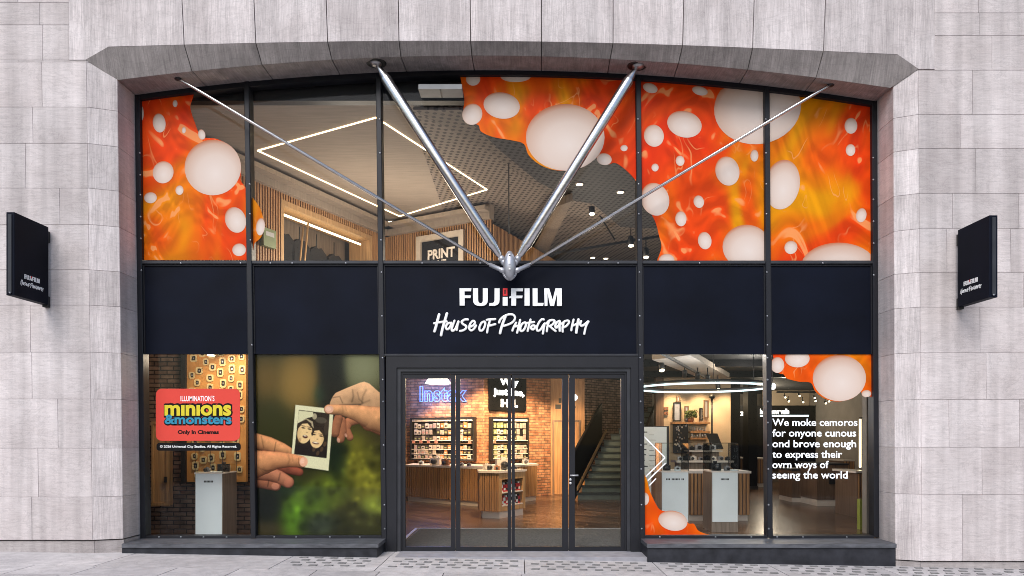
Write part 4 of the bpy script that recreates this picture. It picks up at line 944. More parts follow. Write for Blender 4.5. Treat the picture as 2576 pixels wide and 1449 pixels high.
    crease([(640, 360), (700, 350), (722, 400)], 5, .38); crease([(800, 300), (806, 350), (795, 390)], 7, .34); crease([(838, 320), (850, 370), (880, 400)], 6, .28); crease([(905, 300), (880, 350), (872, 405)], 8, .25); crease([(930, 380), (860, 412)], 8, .22); crease([(700, 415), (860, 412)], 6, .5)
    skin([(616, 450, 38), (720, 456, 42), (830, 478, 62), (960, 520, 92), (1080, 540, 110)], (224, 158, 106), 1.0)
    over(aa(ell(618, 450, 34, 30, 4)), (214, 160, 132)); over(aa(ell(612, 446, 22, 17, 4)) * .5, (232, 190, 164)); crease([(720, 425), (726, 452), (722, 480)], 8, .16); crease([(742, 425), (750, 455)], 6, .12)
    # --- left hand in front: palm, curled fingers, thumb
    skin([(250, 905, 34), (320, 920, 36), (388, 938, 30)], (178, 92, 66), .85)
    skin([(40, 1000, 52), (130, 1020, 50), (205, 1046, 38)], (196, 120, 86), .85); over(aa(ell(200, 1046, 30, 26)) * .4, (220, 146, 116))
    skin([(60, 930, 70), (150, 950, 56), (230, 975, 50), (300, 1016, 46)], (206, 132, 96), .92); over(aa(ell(300, 1020, 34, 32)) * .35, (190, 108, 84)); crease([(238, 945), (226, 1000)], 6, .4); crease([(150, 1005), (140, 1050)], 5, .4)
    skin([(10, 880, 120), (110, 862, 92), (210, 845, 68), (310, 845, 54), (402, 858, 46)], (222, 150, 100), 1.0)
    over(aa(ell(420, 858, 32, 37, 8)), (226, 164, 132)); over(aa(ell(410, 850, 16, 22, 8)) * .5, (246, 204, 176)); crease([(382, 828), (380, 860), (388, 885)], 4, .35); crease([(300, 808), (312, 840), (300, 872)], 8, .2); crease([(330, 812), (336, 850)], 6, .15)
    for k in range(5): crease([(70 + k * 16, 900 + k * 8), (110 + k * 18, 940 - k * 6)], 5, .16)
    img = img * (1 + 0.018 * rng.standard_normal((ny, nx, 1))); img = np.clip(img, 2, 250) / 255
    lin = np.where(img <= .04045, img / 12.92, ((img + .055) / 1.055) ** 2.4)
    pos = [(850 + x * 0.44173) * 0.736 for x in xs], [(1200 + y * 0.44168) * 0.736 for y in ys]
    px = np.array([Xat(x) for x in pos[0]]); pz = np.array([Zat(y) for y in pos[1]])
    GX, GZ = np.meshgrid(px, pz); shear = (1280 - np.array(pos[1])) * 0; 
    verts = np.stack([GX, np.full_like(GX, 0.03), GZ], -1).reshape(-1, 3)
    idx = np.arange(nx * ny).reshape(ny, nx); f = np.stack([idx[1:, :-1], idx[1:, 1:], idx[:-1, 1:], idx[:-1, :-1]], -1).reshape(-1, 4)
    return verts, f, lin.reshape(-1, 3)
pt = thing('poster', 'large printed poster of two hands passing an instant photo in the window beside the doors', 'poster', P(800, 1350, 0.03))
vs, fs, colr = paint_poster()
me = bpy.data.meshes.new('printed_sheet'); b0 = LOC[pt.name]; me.from_pydata((vs - np.array(b0)).tolist(), [], fs.tolist()); me.update()
ca = me.color_attributes.new('print', 'FLOAT_COLOR', 'POINT'); ca.data.foreach_set('color', np.concatenate([colr, np.ones((len(colr), 1))], 1).ravel().astype(np.float32))
pm_, nt_, b_ = new('poster print'); at_ = N(nt_, 'ShaderNodeVertexColor'); at_.layer_name = 'print'
sc_ = N(nt_, 'ShaderNodeVectorMath', operation='SCALE'); sc_.inputs['Scale'].default_value = 1.12; nt_.links.new(at_.outputs[0], sc_.inputs[0]); nt_.links.new(sc_.outputs[0], b_.inputs['Base Color']); b_.inputs['Roughness'].default_value = 0.6; b_.inputs['Specular IOR Level'].default_value = 0.05
me.materials.append(pm_); po = bpy.data.objects.new('printed_sheet', me); COL.objects.link(po); po.parent = pt
bk_ = MB(); bk_.box(Xat(632), Xat(972), 0.034, 0.05, Zat(1354), Zat(884)); bk_.build('backing_board', M['frame'], pt)

# ================================================================== inside, ground floor
GC = 3.45
fl = MB(); fl.quad((-9.5, 0.1, 0.0), (12, 0.1, 0.0), (12, 19, 0.0), (-9.5, 19, 0.0)); struct('floor', fl, M['floor'])
cl = MB(); cl.box(-9.5, 12, 0.14, 19, GC, 4.12); struct('ceiling', cl, M['ceil_dk'])
bw = MB(); bw.quad((-9.5, 18, 0), (12, 18, 0), (12, 18, GC), (-9.5, 18, GC)); bw.quad((-7.4, 0.12, 0), (-7.4, 18, 0), (-7.4, 18, GC), (-7.4, 0.12, GC)); bw.quad((11, 0.12, 0), (11, 18, 0), (11, 18, GC), (11, 0.12, GC))
struct('wall', bw, M['greyw'])
def wallpanel(name, a, b, z0, z1, mat, label, cat='wall', t=0.12, u0=0.0):
    mb = MB(); (ax, ay), (bx, by) = a, b; L = math.hypot(bx - ax, by - ay); d = Vector((bx - ax, by - ay, 0)) / L; n = Vector((d.y, -d.x, 0))
    if n.y > 0: n = -n
    A, B = Vector((ax, ay, z0)), Vector((bx, by, z0)); up = Vector((0, 0, z1 - z0)); k = -n * t
    mb.quad(A, B, B + up, A + up, [(u0, z0), (u0 + L, z0), (u0 + L, z1), (u0, z1)])
    mb.quad(B, B + k, B + k + up, B + up, [(0, z0), (t, z0), (t, z1), (0, z1)]); mb.quad(A + k, A, A + up, A + k + up, [(0, z0), (t, z0), (t, z1), (0, z1)]); mb.quad(B + k, A + k, A + k + up, B + k + up, [(0, z0), (L, z0), (L, z1), (0, z1)])
    return tag(mb.build(name, mat), label, cat)
A, B, Cc = (Xat(1015, 9.2), 9.2), (Xat(1218, 8.2), 8.2), (Xat(1385, 9.8), 9.8)
E_, G_ = (Xat(1470, 9.9), 9.9), (4.3, 12.4)
wallpanel('brick_wall', A, B, 0, GC, M['brick_hot'], 'red brick wall behind the blue neon word', u0=0.1)
wallpanel('brick_wall', B, Cc, 0, GC, M['brick_hot'], 'red brick wall behind the black sign, beside the timber door', u0=0.05)
wallpanel('brick_wall', E_, G_, 0, GC, M['brick_brown'], 'brown brick wall rising behind the black staircase')
wallpanel('brick_wall', (-7.3, 1.95), (-3.2, 1.95), 0, GC, M['brick_brown'], 'brown brick wall in the corner window behind the spotted display board')
wallpanel('side_wall', A, (-3.9, 5.2), 0, GC, M['greyw'], 'grey side wall left of the neon brick wall')
# light strip on the left edge inside the doors
s = MB(); p = W(1018, 985, A, B, 1.2); s.box(p.x - 0.10, p.x - 0.04, p.y - .02, p.y + .02, 2.75, 3.15); tag(s.build('wall_light', M['led_white']), 'short white light bar on the left edge behind the first door leaf', 'light')

# timber wall with door beside the brick
tw = thing('timber_wall', 'oak clad wall with a flush oak door left of the staircase', 'wall', (Cc[0], Cc[1], 0))
mb = MB(); mb.box(Cc[0] + 0.002, E_[0], 9.82, 9.95, 0, GC); mb.build('cladding', M['oak'], tw)
mb = MB(); x0, x1 = Xat(1394, 9.8), Xat(1456, 9.8); mb.box(x0, x1, 9.79, 9.82, 0.02, 2.12); dr = mb.build('door', M['oak'], tw)
mb = MB(); zt = 2.12
mb.box(x0 - 0.05, x0, 9.775, 9.82, 0, zt + 0.05); mb.box(x1, x1 + 0.05, 9.775, 9.82, 0, zt + 0.05); mb.box(x0, x1, 9.775, 9.82, zt, zt + 0.05); mb.build('door_frame', M['walnut'], tw)
mb = MB()
for i, (dx, dy, w_, h_) in enumerate(((1409, 1008, 7, 12), (1404, 1023, 14, 11), (1441, 1024, 14, 4))):
    q0, q1 = Xat(dx - w_ / 2, 9.8), Xat(dx + w_ / 2, 9.8); mb.box(q0, q1, 9.802, 9.82, Zat(dy + h_ / 2, 9.8), Zat(dy - h_ / 2, 9.8))
mb.build('wall_symbol', M['black'], tw)
wl = thing('globe_light', 'small round white wall light on the oak cladding by the third door mullion', 'light', (Xat(1446, 9.7), 9.7, Zat(1000, 9.7)))
mb = MB(); mb.ball((Xat(1446, 9.7), 9.7, Zat(1000, 9.7)), 0.08, 0.08, 0.09); mb.build('globe', M['lampwhite'], wl)
mb = MB(); mb.rod((Xat(1446, 9.7), 9.7, Zat(1000, 9.7)), (Xat(1446, 9.7), 9.83, Zat(1000, 9.7)), 0.03); mb.build('arm', M['black'], wl)

# neon word
nm = P(0, 0); ne = thing('neon_sign', 'blue white outlined neon word on the red brick wall', 'neon sign', W(1115, 1012, A, B, 0.05))
tA = Vector((B[0] - A[0], B[1] - A[1], 0)).normalized()
cu = bpy.data.curves.new('neon', 'FONT'); cu.body = 'Instax'; cu.fill_mode = 'NONE'; cu.bevel_depth = 0.015; cu.bevel_resolution = 2; cu.offset = 0.035; cu.resolution_u = 4; cu.space_character = 1.12
ob = bpy.data.objects.new('neon', cu); COL.objects.link(ob); dg = bpy.context.evaluated_depsgraph_get(); me_ = ob.evaluated_get(dg).to_mesh()
vv = [v.co.copy() for v in me_.vertices]; ff = [list(p.vertices) for p in me_.polygons]; ob.evaluated_get(dg).to_mesh_clear(); bpy.data.objects.remove(ob); bpy.data.curves.remove(cu)
L_, Rr = W(1056, 1011, A, B, 0.05), W(1174, 1011, A, B, 0.05); top_ = W(1056, 971, A, B, 0.05)
xa, xb = min(v.x for v in vv), max(v.x for v in vv); ya, yb = min(v.y for v in vv), max(v.y for v in vv)
nn = Vector((tA.y, -tA.x, 0)); nn = nn if nn.y < 0 else -nn
mb = MB(); mb.sm = True; mb.add([L_ + (Rr - L_) * ((v.x - xa) / (xb - xa)) + Vector((0, 0, (top_.z - L_.z) * (v.y - ya) / (yb - ya))) + nn * (v.z * 1.0) for v in vv], ff); mb.build('neon_tube', M['neon'], ne)
# black board with lit lines
def onwall(mb, a, b, x0, x1, y0, y1, off, t):
    q = [W(x0, y1, a, b, off), W(x1, y1, a, b, off), W(x1, y0, a, b, off), W(x0, y0, a, b, off)]
    zt, zb_ = (q[2].z + q[3].z) / 2, (q[0].z + q[1].z) / 2
    q[0].z = q[1].z = zb_; q[2].z = q[3].z = zt
    d = (q[1] - q[0]).normalized(); n = Vector((d.y, -d.x, 0)); n = n if n.y < 0 else -n
    mb.prism([p + n * 0 for p in q], -n * t); return q, n
ws = thing('wall_sign', 'black hanging board with bright white words on the red brick wall', 'sign', W(1277, 1034, B, Cc, 0.08))
mb = MB(); q, n = onwall(mb, B, Cc, 1231, 1324, 935, 1033, 0.10, 0.05); mb.build('board', M['blackv'], ws)
def mpw(q, n):
    return lambda x, y, d: q[3] + (q[2] - q[3]) * x + (q[0] - q[3]) * y + n * d
mb = MB(); f_ = mpw(q, n)
text(mb, 'W y', 0.27, 0.78, 0.34, 0.17, f_, 0.01, 0.05); text(mb, 'just line,', 0.10, 0.94, 0.60, 0.17, f_, 0.01, 0.05); text(mb, 'H l.', 0.30, 0.76, 0.90, 0.19, f_, 0.01, 0.05)
mb.build('lettering', glow('lit words', (1, 1, 1), 1.6), ws)

# two framed wall displays full of packs
random.seed(3)
PK = [plain('pack ' + n_, c, 0.5, 0, 0.1, 8, 0) for n_, c in (('ivory', (0.36, 0.30, 0.25)), ('charcoal', (0.04, 0.035, 0.035)), ('peach', (0.40, 0.15, 0.06)), ('grey', (0.3, 0.27, 0.26)), ('olive', (0.20, 0.22, 0.11)), ('pale', (0.42, 0.38, 0.35)), ('rose', (0.42, 0.2, 0.2)))]
packs = []
for k, m_ in enumerate(PK):
    mb = MB(); mb.box(-0.05, 0.05, -0.03, 0, 0, 0.13, 0.006); mb.mi = 1; mb.box(-0.032, 0.032, -0.0325, -0.0301, 0.03, 0.075)
    packs.append(mb.build('film_pack', [m_, PK[(k + 3) % 7]]))
PN = ['ivory', 'charcoal', 'peach', 'grey', 'olive', 'pale', 'rose']
pused = [False] * 7
def pack(k, loc, rz, sx, sz, label, group):
    o = packs[k]
    if pused[k]: o = o.copy(); COL.objects.link(o)
    pused[k] = True
    o.location = loc; o.rotation_euler = (0, 0, rz); o.scale = (sx, 1, sz); tag(o, label, 'film pack', group); return o
def display(a, b, x0, x1, y0, y1, label, pal, where):
    mb = MB(); q, n = onwall(mb, a, b, x0, x1, y0, y1, 0.06, 0.05); base = (q[0] + q[1]) / 2
    t = thing('wall_display', label, 'display', base); mb.build('back_panel', M['black'], t)
    f = mpw(q, n); mb = MB(); e = 0.022; r = (q[1] - q[0]).length / (q[3] - q[0]).length; ey = e * r
    for (u0, u1, v0, v1) in ((0, 1, 0, ey), (0, 1, 1 - ey, 1), (0, e, ey, 1 - ey), (1 - e, 1, ey, 1 - ey)):
        mb.prism([f(u0, v1, 0), f(u1, v1, 0), f(u1, v0, 0), f(u0, v0, 0)], n * 0.11)
    mb.build('frame', M['black'], t)
    mb = MB(); mb.prism([f(e, 0.09, 0.02), f(1 - e, 0.09, 0.02), f(1 - e, 0.04, 0.02), f(e, 0.04, 0.02)], n * 0.06); mb.build('header_strip', M['ctop'], t)
    for v in (0.535, 0.60, 0.74, 0.85, 0.955):
        mb = MB(); mb.prism([f(e, v + 0.012, 0.0), f(1 - e, v + 0.012, 0.0), f(1 - e, v, 0.0), f(e, v, 0.0)], n * 0.10); mb.build('shelf', M['ctop'] if v != 0.60 else M['walnut'], t)
    rz = math.atan2((q[1] - q[0]).y, (q[1] - q[0]).x); Wd = (q[1] - q[0]).length; Hd = q[3].z - q[0].z
    rows = [(0.255, 0.14), (0.40, 0.135), (0.535, 0.125), (0.74, 0.105), (0.85, 0.095), (0.955, 0.09)]
    nc = int(Wd / 0.125)
    for ri, (v, hh) in enumerate(rows):
        for c in range(nc):
            if random.random() < 0.06: continue
            u = 0.05 + 0.9 * (c + 0.5) / nc; k = random.choice(pal[0] if u < 0.45 else pal[1])
            l_ = f(u, v, 0.062 if ri > 2 else 0.045) + n * 0.0
            ss_ = ['top', 'second', 'third', 'fourth', 'fifth', 'bottom'][ri]
            pack(k, l_, rz, Wd / nc / 0.115 * random.uniform(.75, .98), hh * Hd / 0.13 * random.uniform(.7, .95), f'{PN[k]} film pack on the {ss_} row of the {where}', f'{PN[k]} packs on the {ss_} row of the {where}')
    for u in ([0.05, 0.17, 0.29, 0.41, 0.93] if nc > 12 else [0.07]):
        pack(6, f(u, 0.605, 0.07), rz, 0.9, 0.075 * Hd / 0.13, f'rose film pack standing on the middle ledge of the {where}', f'rose packs on the middle ledge of the {where}')
display(A, B, 1037, 1197, 1050, 1158, 'wide black framed wall display full of film packs under the neon word', ((0, 3, 1, 3, 5), (2, 0, 2, 5, 1)), 'wide wall display')
display(B, Cc, 1232, 1324, 1050, 1157, 'narrow black framed wall display of film packs under the black hanging board', ((4, 4, 5, 4), (1, 0, 5, 3)), 'narrow wall display')

# counters with slatted fronts
def slatface(mb, a, b, z0, z1, pitch=0.055, w_=0.034, d=0.022):
    a, b = Vector((*a, 0)), Vector((*b, 0)); L = (b - a).length; t = (b - a) / L; n = Vector((t.y, -t.x, 0)); n = n if n.y < 0 else -n
    k = int(L / pitch)
    for i in range(k):
        p = a + t * (L * (i + 0.5) / k - w_ / 2); mb.obox((p.x, p.y, z0), t * w_, n * d, (0, 0, z1 - z0))
def counter(label, pts, front, zt, zk=0.12, topmat='ctop', name='counter', slat='oak_slat', over=0.05, body='walnut'):
    cx = sum(p[0] for p in pts) / len(pts); cy = sum(p[1] for p in pts) / len(pts)
    t = thing(name, label, 'counter', (cx, cy, 0)); 
    ins = lambda k: [(cx + (p[0] - cx) * k, cy + (p[1] - cy) * k) for p in pts]
    mb = MB(); mb.prism([(x, y, zk) for x, y in pts], (0, 0, zt - 0.045 - zk)); mb.build('body', M[body], t)
    mb = MB(); mb.prism([(x, y, 0.001) for x, y in ins(0.96)], (0, 0, zk - 0.001)); mb.build('kickboard', M['ctop'], t)
    mb = MB(); mb.prism([(x, y, zt - 0.045) for x, y in ins(1 + over)], (0, 0, 0.045)); mb.build('top', M[topmat], t)
    for a, b in front:
        mb = MB(); slatface(mb, pts[a], pts[b], zk + 0.002, zt - 0.047, 0.075, 0.046); mb.build('slatted_front', M[slat], t)
    return t
c1 = [(-3.02, 8.0), (-0.93, 6.42), (-0.75, 7.9), (-2.9, 8.95)]
counter('long slatted oak counter with white top under the wide wall display', c1, [(0, 1)], 0.955)
c2 = [(-0.90, 6.55), (-0.62, 6.5), (0.43, 8.28), (0.25, 9.0), (-0.72, 8.0)]
counter('slatted oak counter with white top under the narrow wall display', c2, [(1, 2)], 0.965, over=0.06)
# small island with a shelf niche
isl = thing('island_counter', 'small slatted oak island counter with shelves of red and white boxes in the doorway view', 'counter', (-0.4, 4.6, 0))
i0, i1, i2, i3, i4 = (-0.44, 4.0), (0.10, 4.78), (-0.34, 5.3), (-0.90, 4.62), (-0.84, 4.12)
rd_ = Vector((i1[0] - i0[0], i1[1] - i0[1], 0)); Lr = rd_.length; rd_.normalize(); rn = Vector((-rd_.y, rd_.x, 0))
if rn.x > 0: rn = -rn
def shrink(d): return [(i0[0] + rn.x * d, i0[1] + rn.y * d), (i1[0] + rn.x * d, i1[1] + rn.y * d), i2, i3, i4]
mb = MB(); mb.prism([(x, y, 0.15) for x, y in shrink(0.22)], (0, 0, 0.79)); mb.build('body', M['oak'], isl)
mb = MB()
for z0, z1 in ((0.15, 0.24), (0.80, 0.94)): mb.obox((i0[0], i0[1], z0), rd_ * Lr, rn * 0.219, (0, 0, z1 - z0))
for s0, s1 in ((0, 0.10), (0.90, 1.0)): mb.obox(Vector((i0[0], i0[1], 0.24)) + rd_ * Lr * s0, rd_ * Lr * (s1 - s0), rn * 0.219, (0, 0, 0.56))
mb.build('niche_frame', M['oak_pale'], isl)
for z in (0.245, 0.515):
    mb = MB(); mb.obox(Vector((i0[0], i0[1], z)) + rd_ * Lr * 0.101, rd_ * Lr * 0.798, rn * 0.215, (0, 0, 0.025)); mb.build('shelf', M['ctop'], isl)
mb = MB(); slatface(mb, i4, i0, 0.152, 0.938, 0.05); slatface(mb, (i3[0], i3[1]), (i4[0], i4[1]), 0.152, 0.938, 0.05); mb.build('slatted_front', M['oak_slat'], isl)
mb = MB(); mb.prism([(-0.40 + (x + 0.4) * 0.9, 4.6 + (y - 4.6) * 0.9, 0.001) for x, y in (i0, i1, i2, i3, i4)], (0, 0, 0.148)); mb.build('kickboard', M['ctop'], isl)
mb = MB(); mb.prism([(-0.40 + (x + 0.4) * 1.07, 4.6 + (y - 4.6) * 1.07, 0.94) for x, y in (i0, i1, i2, i3, i4)], (0, 0, 0.045)); mb.build('top', M['ctop'], isl)
bxm = []
for m_, capm in ((M['rose'], M['whitep']), (M['whitep'], M['rose']), (M['black'], M['whitep']), (M['rose'], M['black'])):
    mb = MB(); mb.box(-0.035, 0.035, -0.035, 0.035, 0, 0.15, 0.005); mb.mi = 1; mb.box(-0.02, 0.02, -0.02, 0.02, 0.15, 0.19, 0.004); mb.box(-0.03, 0.03, -0.0362, -0.0352, 0.03, 0.08); bxm.append(mb.build('bottle_box', [m_, capm]))
bu = [0] * 4; nmz = ['crimson', 'white', 'black', 'dark capped crimson']
for zi, z in enumerate((0.271, 0.541)):
    for c in range(8):
        k = [0, 1, 0, 3, 2, 1, 2, 3][(c + zi) % 8]; o = bxm[k]
        if bu[k]: o = o.copy(); COL.objects.link(o)
        bu[k] = 1; p = Vector((i0[0], i0[1], z)) + rd_ * Lr * (0.15 + 0.095 * c) + rn * 0.07
        o.location = p; o.rotation_euler = (0, 0, math.atan2(rd_.y, rd_.x)); w_ = 'lower' if zi == 0 else 'upper'
        tag(o, f'{nmz[k]} box on the {w_} shelf of the island counter', 'box', f'{nmz[k]} boxes on the {w_} island shelf')
# little cameras and cards on the counters
def camera_body(name, label, loc, rz, s, body, group=None, stack=False):
    s *= 0.8 if s < 2 else 0.9
    t = thing(name, label, 'camera', loc, group); mb = MB()
    x, y, z = loc; w_, h_, d_ = 0.13 * s, 0.09 * s, 0.06 * s
    c = Vector(loc); ux = Vector((math.cos(rz), math.sin(rz), 0)); uy = Vector((-math.sin(rz), math.cos(rz), 0))
    mb.obox(c - ux * w_ / 2 - uy * d_ / 2, ux * w_, uy * d_, (0, 0, h_)); mb.obox(c - ux * w_ * .15 - uy * d_ * .3 + Vector((0, 0, h_)), ux * w_ * .3, uy * d_ * .6, (0, 0, h_ * .25)); mb.build('body', body, t)
    mb = MB(); p = c + Vector((0, 0, h_ * .5)) - uy * d_ / 2; mb.tube(p, p - uy * 0.06 * s, [(0, h_ * .34), (0.8, h_ * .34), (0.85, h_ * .29), (1, h_ * .29)], 14); mb.build('lens', M['frame_lt'], t)
    return t
for i, (dx, s, mt, lab) in enumerate(((1060, 1.2, 'whitep', 'low white camera at the left end of the long oak counter'), (1096, 2.3, 'ctop', 'tall cream instant camera standing on the long oak counter'), (1121, 1.9, 'clay', 'terracotta instant camera on the long oak counter'), (1162, 1.0, 'ctop', 'small cream camera on the long oak counter behind the second door mullion'), (1180, 1.0, 'silver', 'small silver camera near the right end of the long oak counter'))):
    p = W(dx, 1168, (c1[0][0], c1[0][1]), (c1[1][0], c1[1][1]), -0.25); p.z = 0.956; camera_body('camera', lab, p, R(-20), s, M[mt])
for i, (x, y, s, mt, lab) in enumerate(((-0.62, 4.5, 1.3, 'whitep', 'white camera at the left end of the island counter top'), (-0.50, 4.42, 1.1, 'clay', 'terracotta camera on the island counter top'), (-0.38, 4.62, 2.6, 'ctop', 'tall cream camera in the middle of the island counter top'), (-0.24, 4.5, 1.2, 'whitep', 'white camera right of the tall one on the island counter top'), (-0.13, 4.72, 1.0, 'silver', 'silver camera at the right end of the island counter top'), (-0.72, 4.42, 1.6, 'ctop', 'cream camera on the rounded corner of the island counter top'))):
    camera_body('camera', lab, (x, y, 0.986), R(-10 + i * 13), s, M[mt])
camera_body('camera', 'silver camera on the counter under the narrow wall display', (0.12, 8.2, 0.966), R(20), 1.6, M['silver'])
# door mat
dm = thing('door_mat', 'large dark grey entrance mat behind the glass doors', 'door mat', (0, 1.3, 0))
mb = MB(); mb.prism([(Xat(1058, 2.45), 2.45, 0.004), (Xat(1560, 2.45) + 0.2, 2.45, 0.004), (1.55, 0.14, 0.004), (-1.87, 0.14, 0.004)][::-1], (0, 0, 0.008)); mb.build('mat', M['mat'], dm)
mb = MB(); mb.box(-1.9, 2.1, 2.452, 2.50, 0.004, 0.016); mb.box(-1.93, -1.878, 0.14, 2.50, 0.004, 0.016); mb.build('edge_trim', M['alu'], dm)
# staircase
st = thing('staircase', 'dark staircase with a solid black balustrade climbing away behind the last door leaf', 'staircase', (2.2, 9, 0))
tr, ri = MB(), MB(); NS = 15
for k in range(NS):
    x = 1.50 + 0.122 * k; y = 8.3 + 0.28 * k; z = 0.178 * k
    ri.box(x + 0.03, x + 1.45, y, y + 0.02, z + 0.001, z + 0.135); tr.box(x, x + 1.48, y - 0.03, y + 0.30, z + 0.135, z + 0.178)
ri.build('risers', M['riser'], st); tr.build('treads', M['tread'], st)
mb = MB(); a0 = Vector((1.44, 8.2, 0)); a1 = Vector((1.44 + 0.122 * NS, 8.2 + 0.28 * NS, 0.178 * NS))
mb.prism([a0, a1, a1 + Vector((0, 0, 1.22)), a0 + Vector((0, 0, 1.28))], (-0.06, 0.02, 0)); mb.build('balustrade', M['blackv'], st)
mb = MB(); b0_, b1_ = a0 + Vector((0.05, 0, 0.26)), a1 + Vector((0.05, 0, 0.26)); d_ = b1_ - b0_; mb.obox(b0_, d_, (0.04, 0, 0), (0, 0, 0.09)); mb.build('handrail', M['oak_pale'], st)
mb = MB(); c0 = Vector((1.50 + 1.49, 8.2, 0)); c1_ = c0 + Vector((0.122 * NS, 0.28 * NS, 0.178 * NS)); mb.prism([c0, c1_, c1_ + Vector((0, 0, 1.2)), c0 + Vector((0, 0, 1.2))], (0.06, -0.02, 0)); mb.build('balustrade', M['blackv'], st)
# pendant over the counter
pd = thing('pendant_lamp', 'white glowing shallow pendant lamp above the neon word', 'lamp', P(1100, 966, 6.2))
c = P(1102, 965, 6.2); mb = MB(); mb.tube(c, c + Vector((0, 0, 0.17)), [(0, 0.31), (0.05, 0.31), (0.9, 0.2), (1, 0.17)], 28); mb.build('shade', M['lampwhite'], pd)
mb = MB(); mb.rod(c + Vector((0, 0, 0.17)), Vector((c.x, c.y, GC)), 0.008, 8); mb.build('cord', M['black'], pd)

# corner window: cupboard, spotted board, plinth
cb = thing('cupboard', 'tall oak cupboard door on the brown brick wall in the corner window', 'cupboard', P(403, 1278, 1.9))
mb = MB(); a, b = P(382, 1272, 1.83), P(427, 1060, 1.83); mb.box(a.x, b.x, 1.84, 1.948, a.z, b.z, 0.006); mb.build('carcass', M['oak_pale'], cb)
mb = MB(); mb.box(a.x, a.x + 0.03, 1.815, 1.839, a.z, b.z); mb.box(b.x - 0.05, b.x, 1.815, 1.839, a.z, b.z); mb.box(a.x + 0.03, b.x - 0.05, 1.815, 1.839, b.z - 0.05, b.z); mb.box(a.x + 0.03, b.x - 0.05, 1.815, 1.839, a.z, a.z + 0.05); mb.build('door_frame', M['oak_pale'], cb)
mb = MB(); h = P(417, 1208, 1.8); mb.box(h.x - 0.03, h.x + 0.02, 1.79, 1.814, h.z - 0.04, h.z + 0.06); mb.build('handle', M['black'], cb)
bd = thing('display_board', 'tan display board covered in white ringed black dots in the corner window', 'display board', P(545, 1213, 1.7))
a, b = P(470, 1212, 1.7), P(619, 870, 1.7)
mb = MB(); mb.box(a.x, b.x, 1.70, 1.78, a.z, b.z); mb.build('board', M['tanboard'], bd)
mb = MB(); mb.box(a.x - 0.085, a.x - 0.001, 1.66, 1.80, a.z - 0.03, b.z); mb.box(a.x, b.x, 1.67, 1.80, a.z - 0.04, a.z - 0.001); mb.build('frame', M['black'], bd)
random.seed(5)
ringm = []
for k in range(3):
    mb = MB(); rx, ry = ((0.055, 0.075), (0.06, 0.062), (0.05, 0.06))[k]
    o_ = [(x, y) for x, y in rrect(-rx, rx, -ry, ry, 0.035, 4)]; i__ = [(x, y) for x, y in rrect(-rx * .55, rx * .55, -ry * .6, ry * .6, 0.018, 4)]; n_ = len(o_)
    vs = [(x, -0.02, y) for x, y in o_] + [(x, -0.02, y) for x, y in i__] + [(x, 0, y) for x, y in o_] + [(x, -0.004, y) for x, y in i__]
    fs = []
    for j in range(n_):
        q = (j + 1) % n_; fs += [(j, q, n_ + q, n_ + j), (2 * n_ + j, 2 * n_ + q, q, j), (n_ + j, n_ + q, 3 * n_ + q, 3 * n_ + j)]
    mb.add(vs, fs); mb.mi = 1; mb.add([(x, -0.005, y) for x, y in i__], [tuple(range(n_))]); mb.mi = 2; mb.box(-0.012, 0.008, -0.012, -0.0052, -0.012, 0.014)
    ringm.append(mb)
ringo = [None] * 3; pts_ = []
tries = 0
while len(pts_) < 58 and tries < 6000:
    tries += 1; x = random.uniform(a.x + 0.09, b.x - 0.06); z = random.uniform(a.z + 0.12, b.z - 0.1)
    if z < a.z + 0.75 and random.random() < 0.8: continue
    if all((x - p[0]) ** 2 + ((z - p[1]) * 0.85) ** 2 > 0.0185 for p in pts_): pts_.append((x, z))
for i, (x, z) in enumerate(pts_):
    k = i % 3
    if ringo[k] is None: o = ringo[k] = ringm[k].build('ringed_dot', [plain('dot rim' + str(k), (0.64, 0.50, 0.26), 0.5), M['black'], M['silver']], bd); 
    else: o = ringo[k].copy(); COL.objects.link(o); o.parent = bd
    if i < 3:
        for v in o.data.vertices: v.co += LOC[bd.name]
    o.location = Vector((x, 1.70, z)) - LOC[bd.name]
sp_ = thing('board_light', 'small lit spotlight at the top of the spotted display board', 'spotlight', P(531, 893, 1.45))
c = P(531, 893, 1.45); mb = MB(); mb.tube(c + Vector((0, 0, 0.1)), c, [(0, 0.05), (1, 0.07)], 16); mb.build('body', M['black'], sp_); mb = MB(); mb.tube(c, c - Vector((0, 0, 0.015)), [(0, 0.066), (1, 0.06)], 16); mb.build('lamp_face', M['lamp_warm'], sp_)
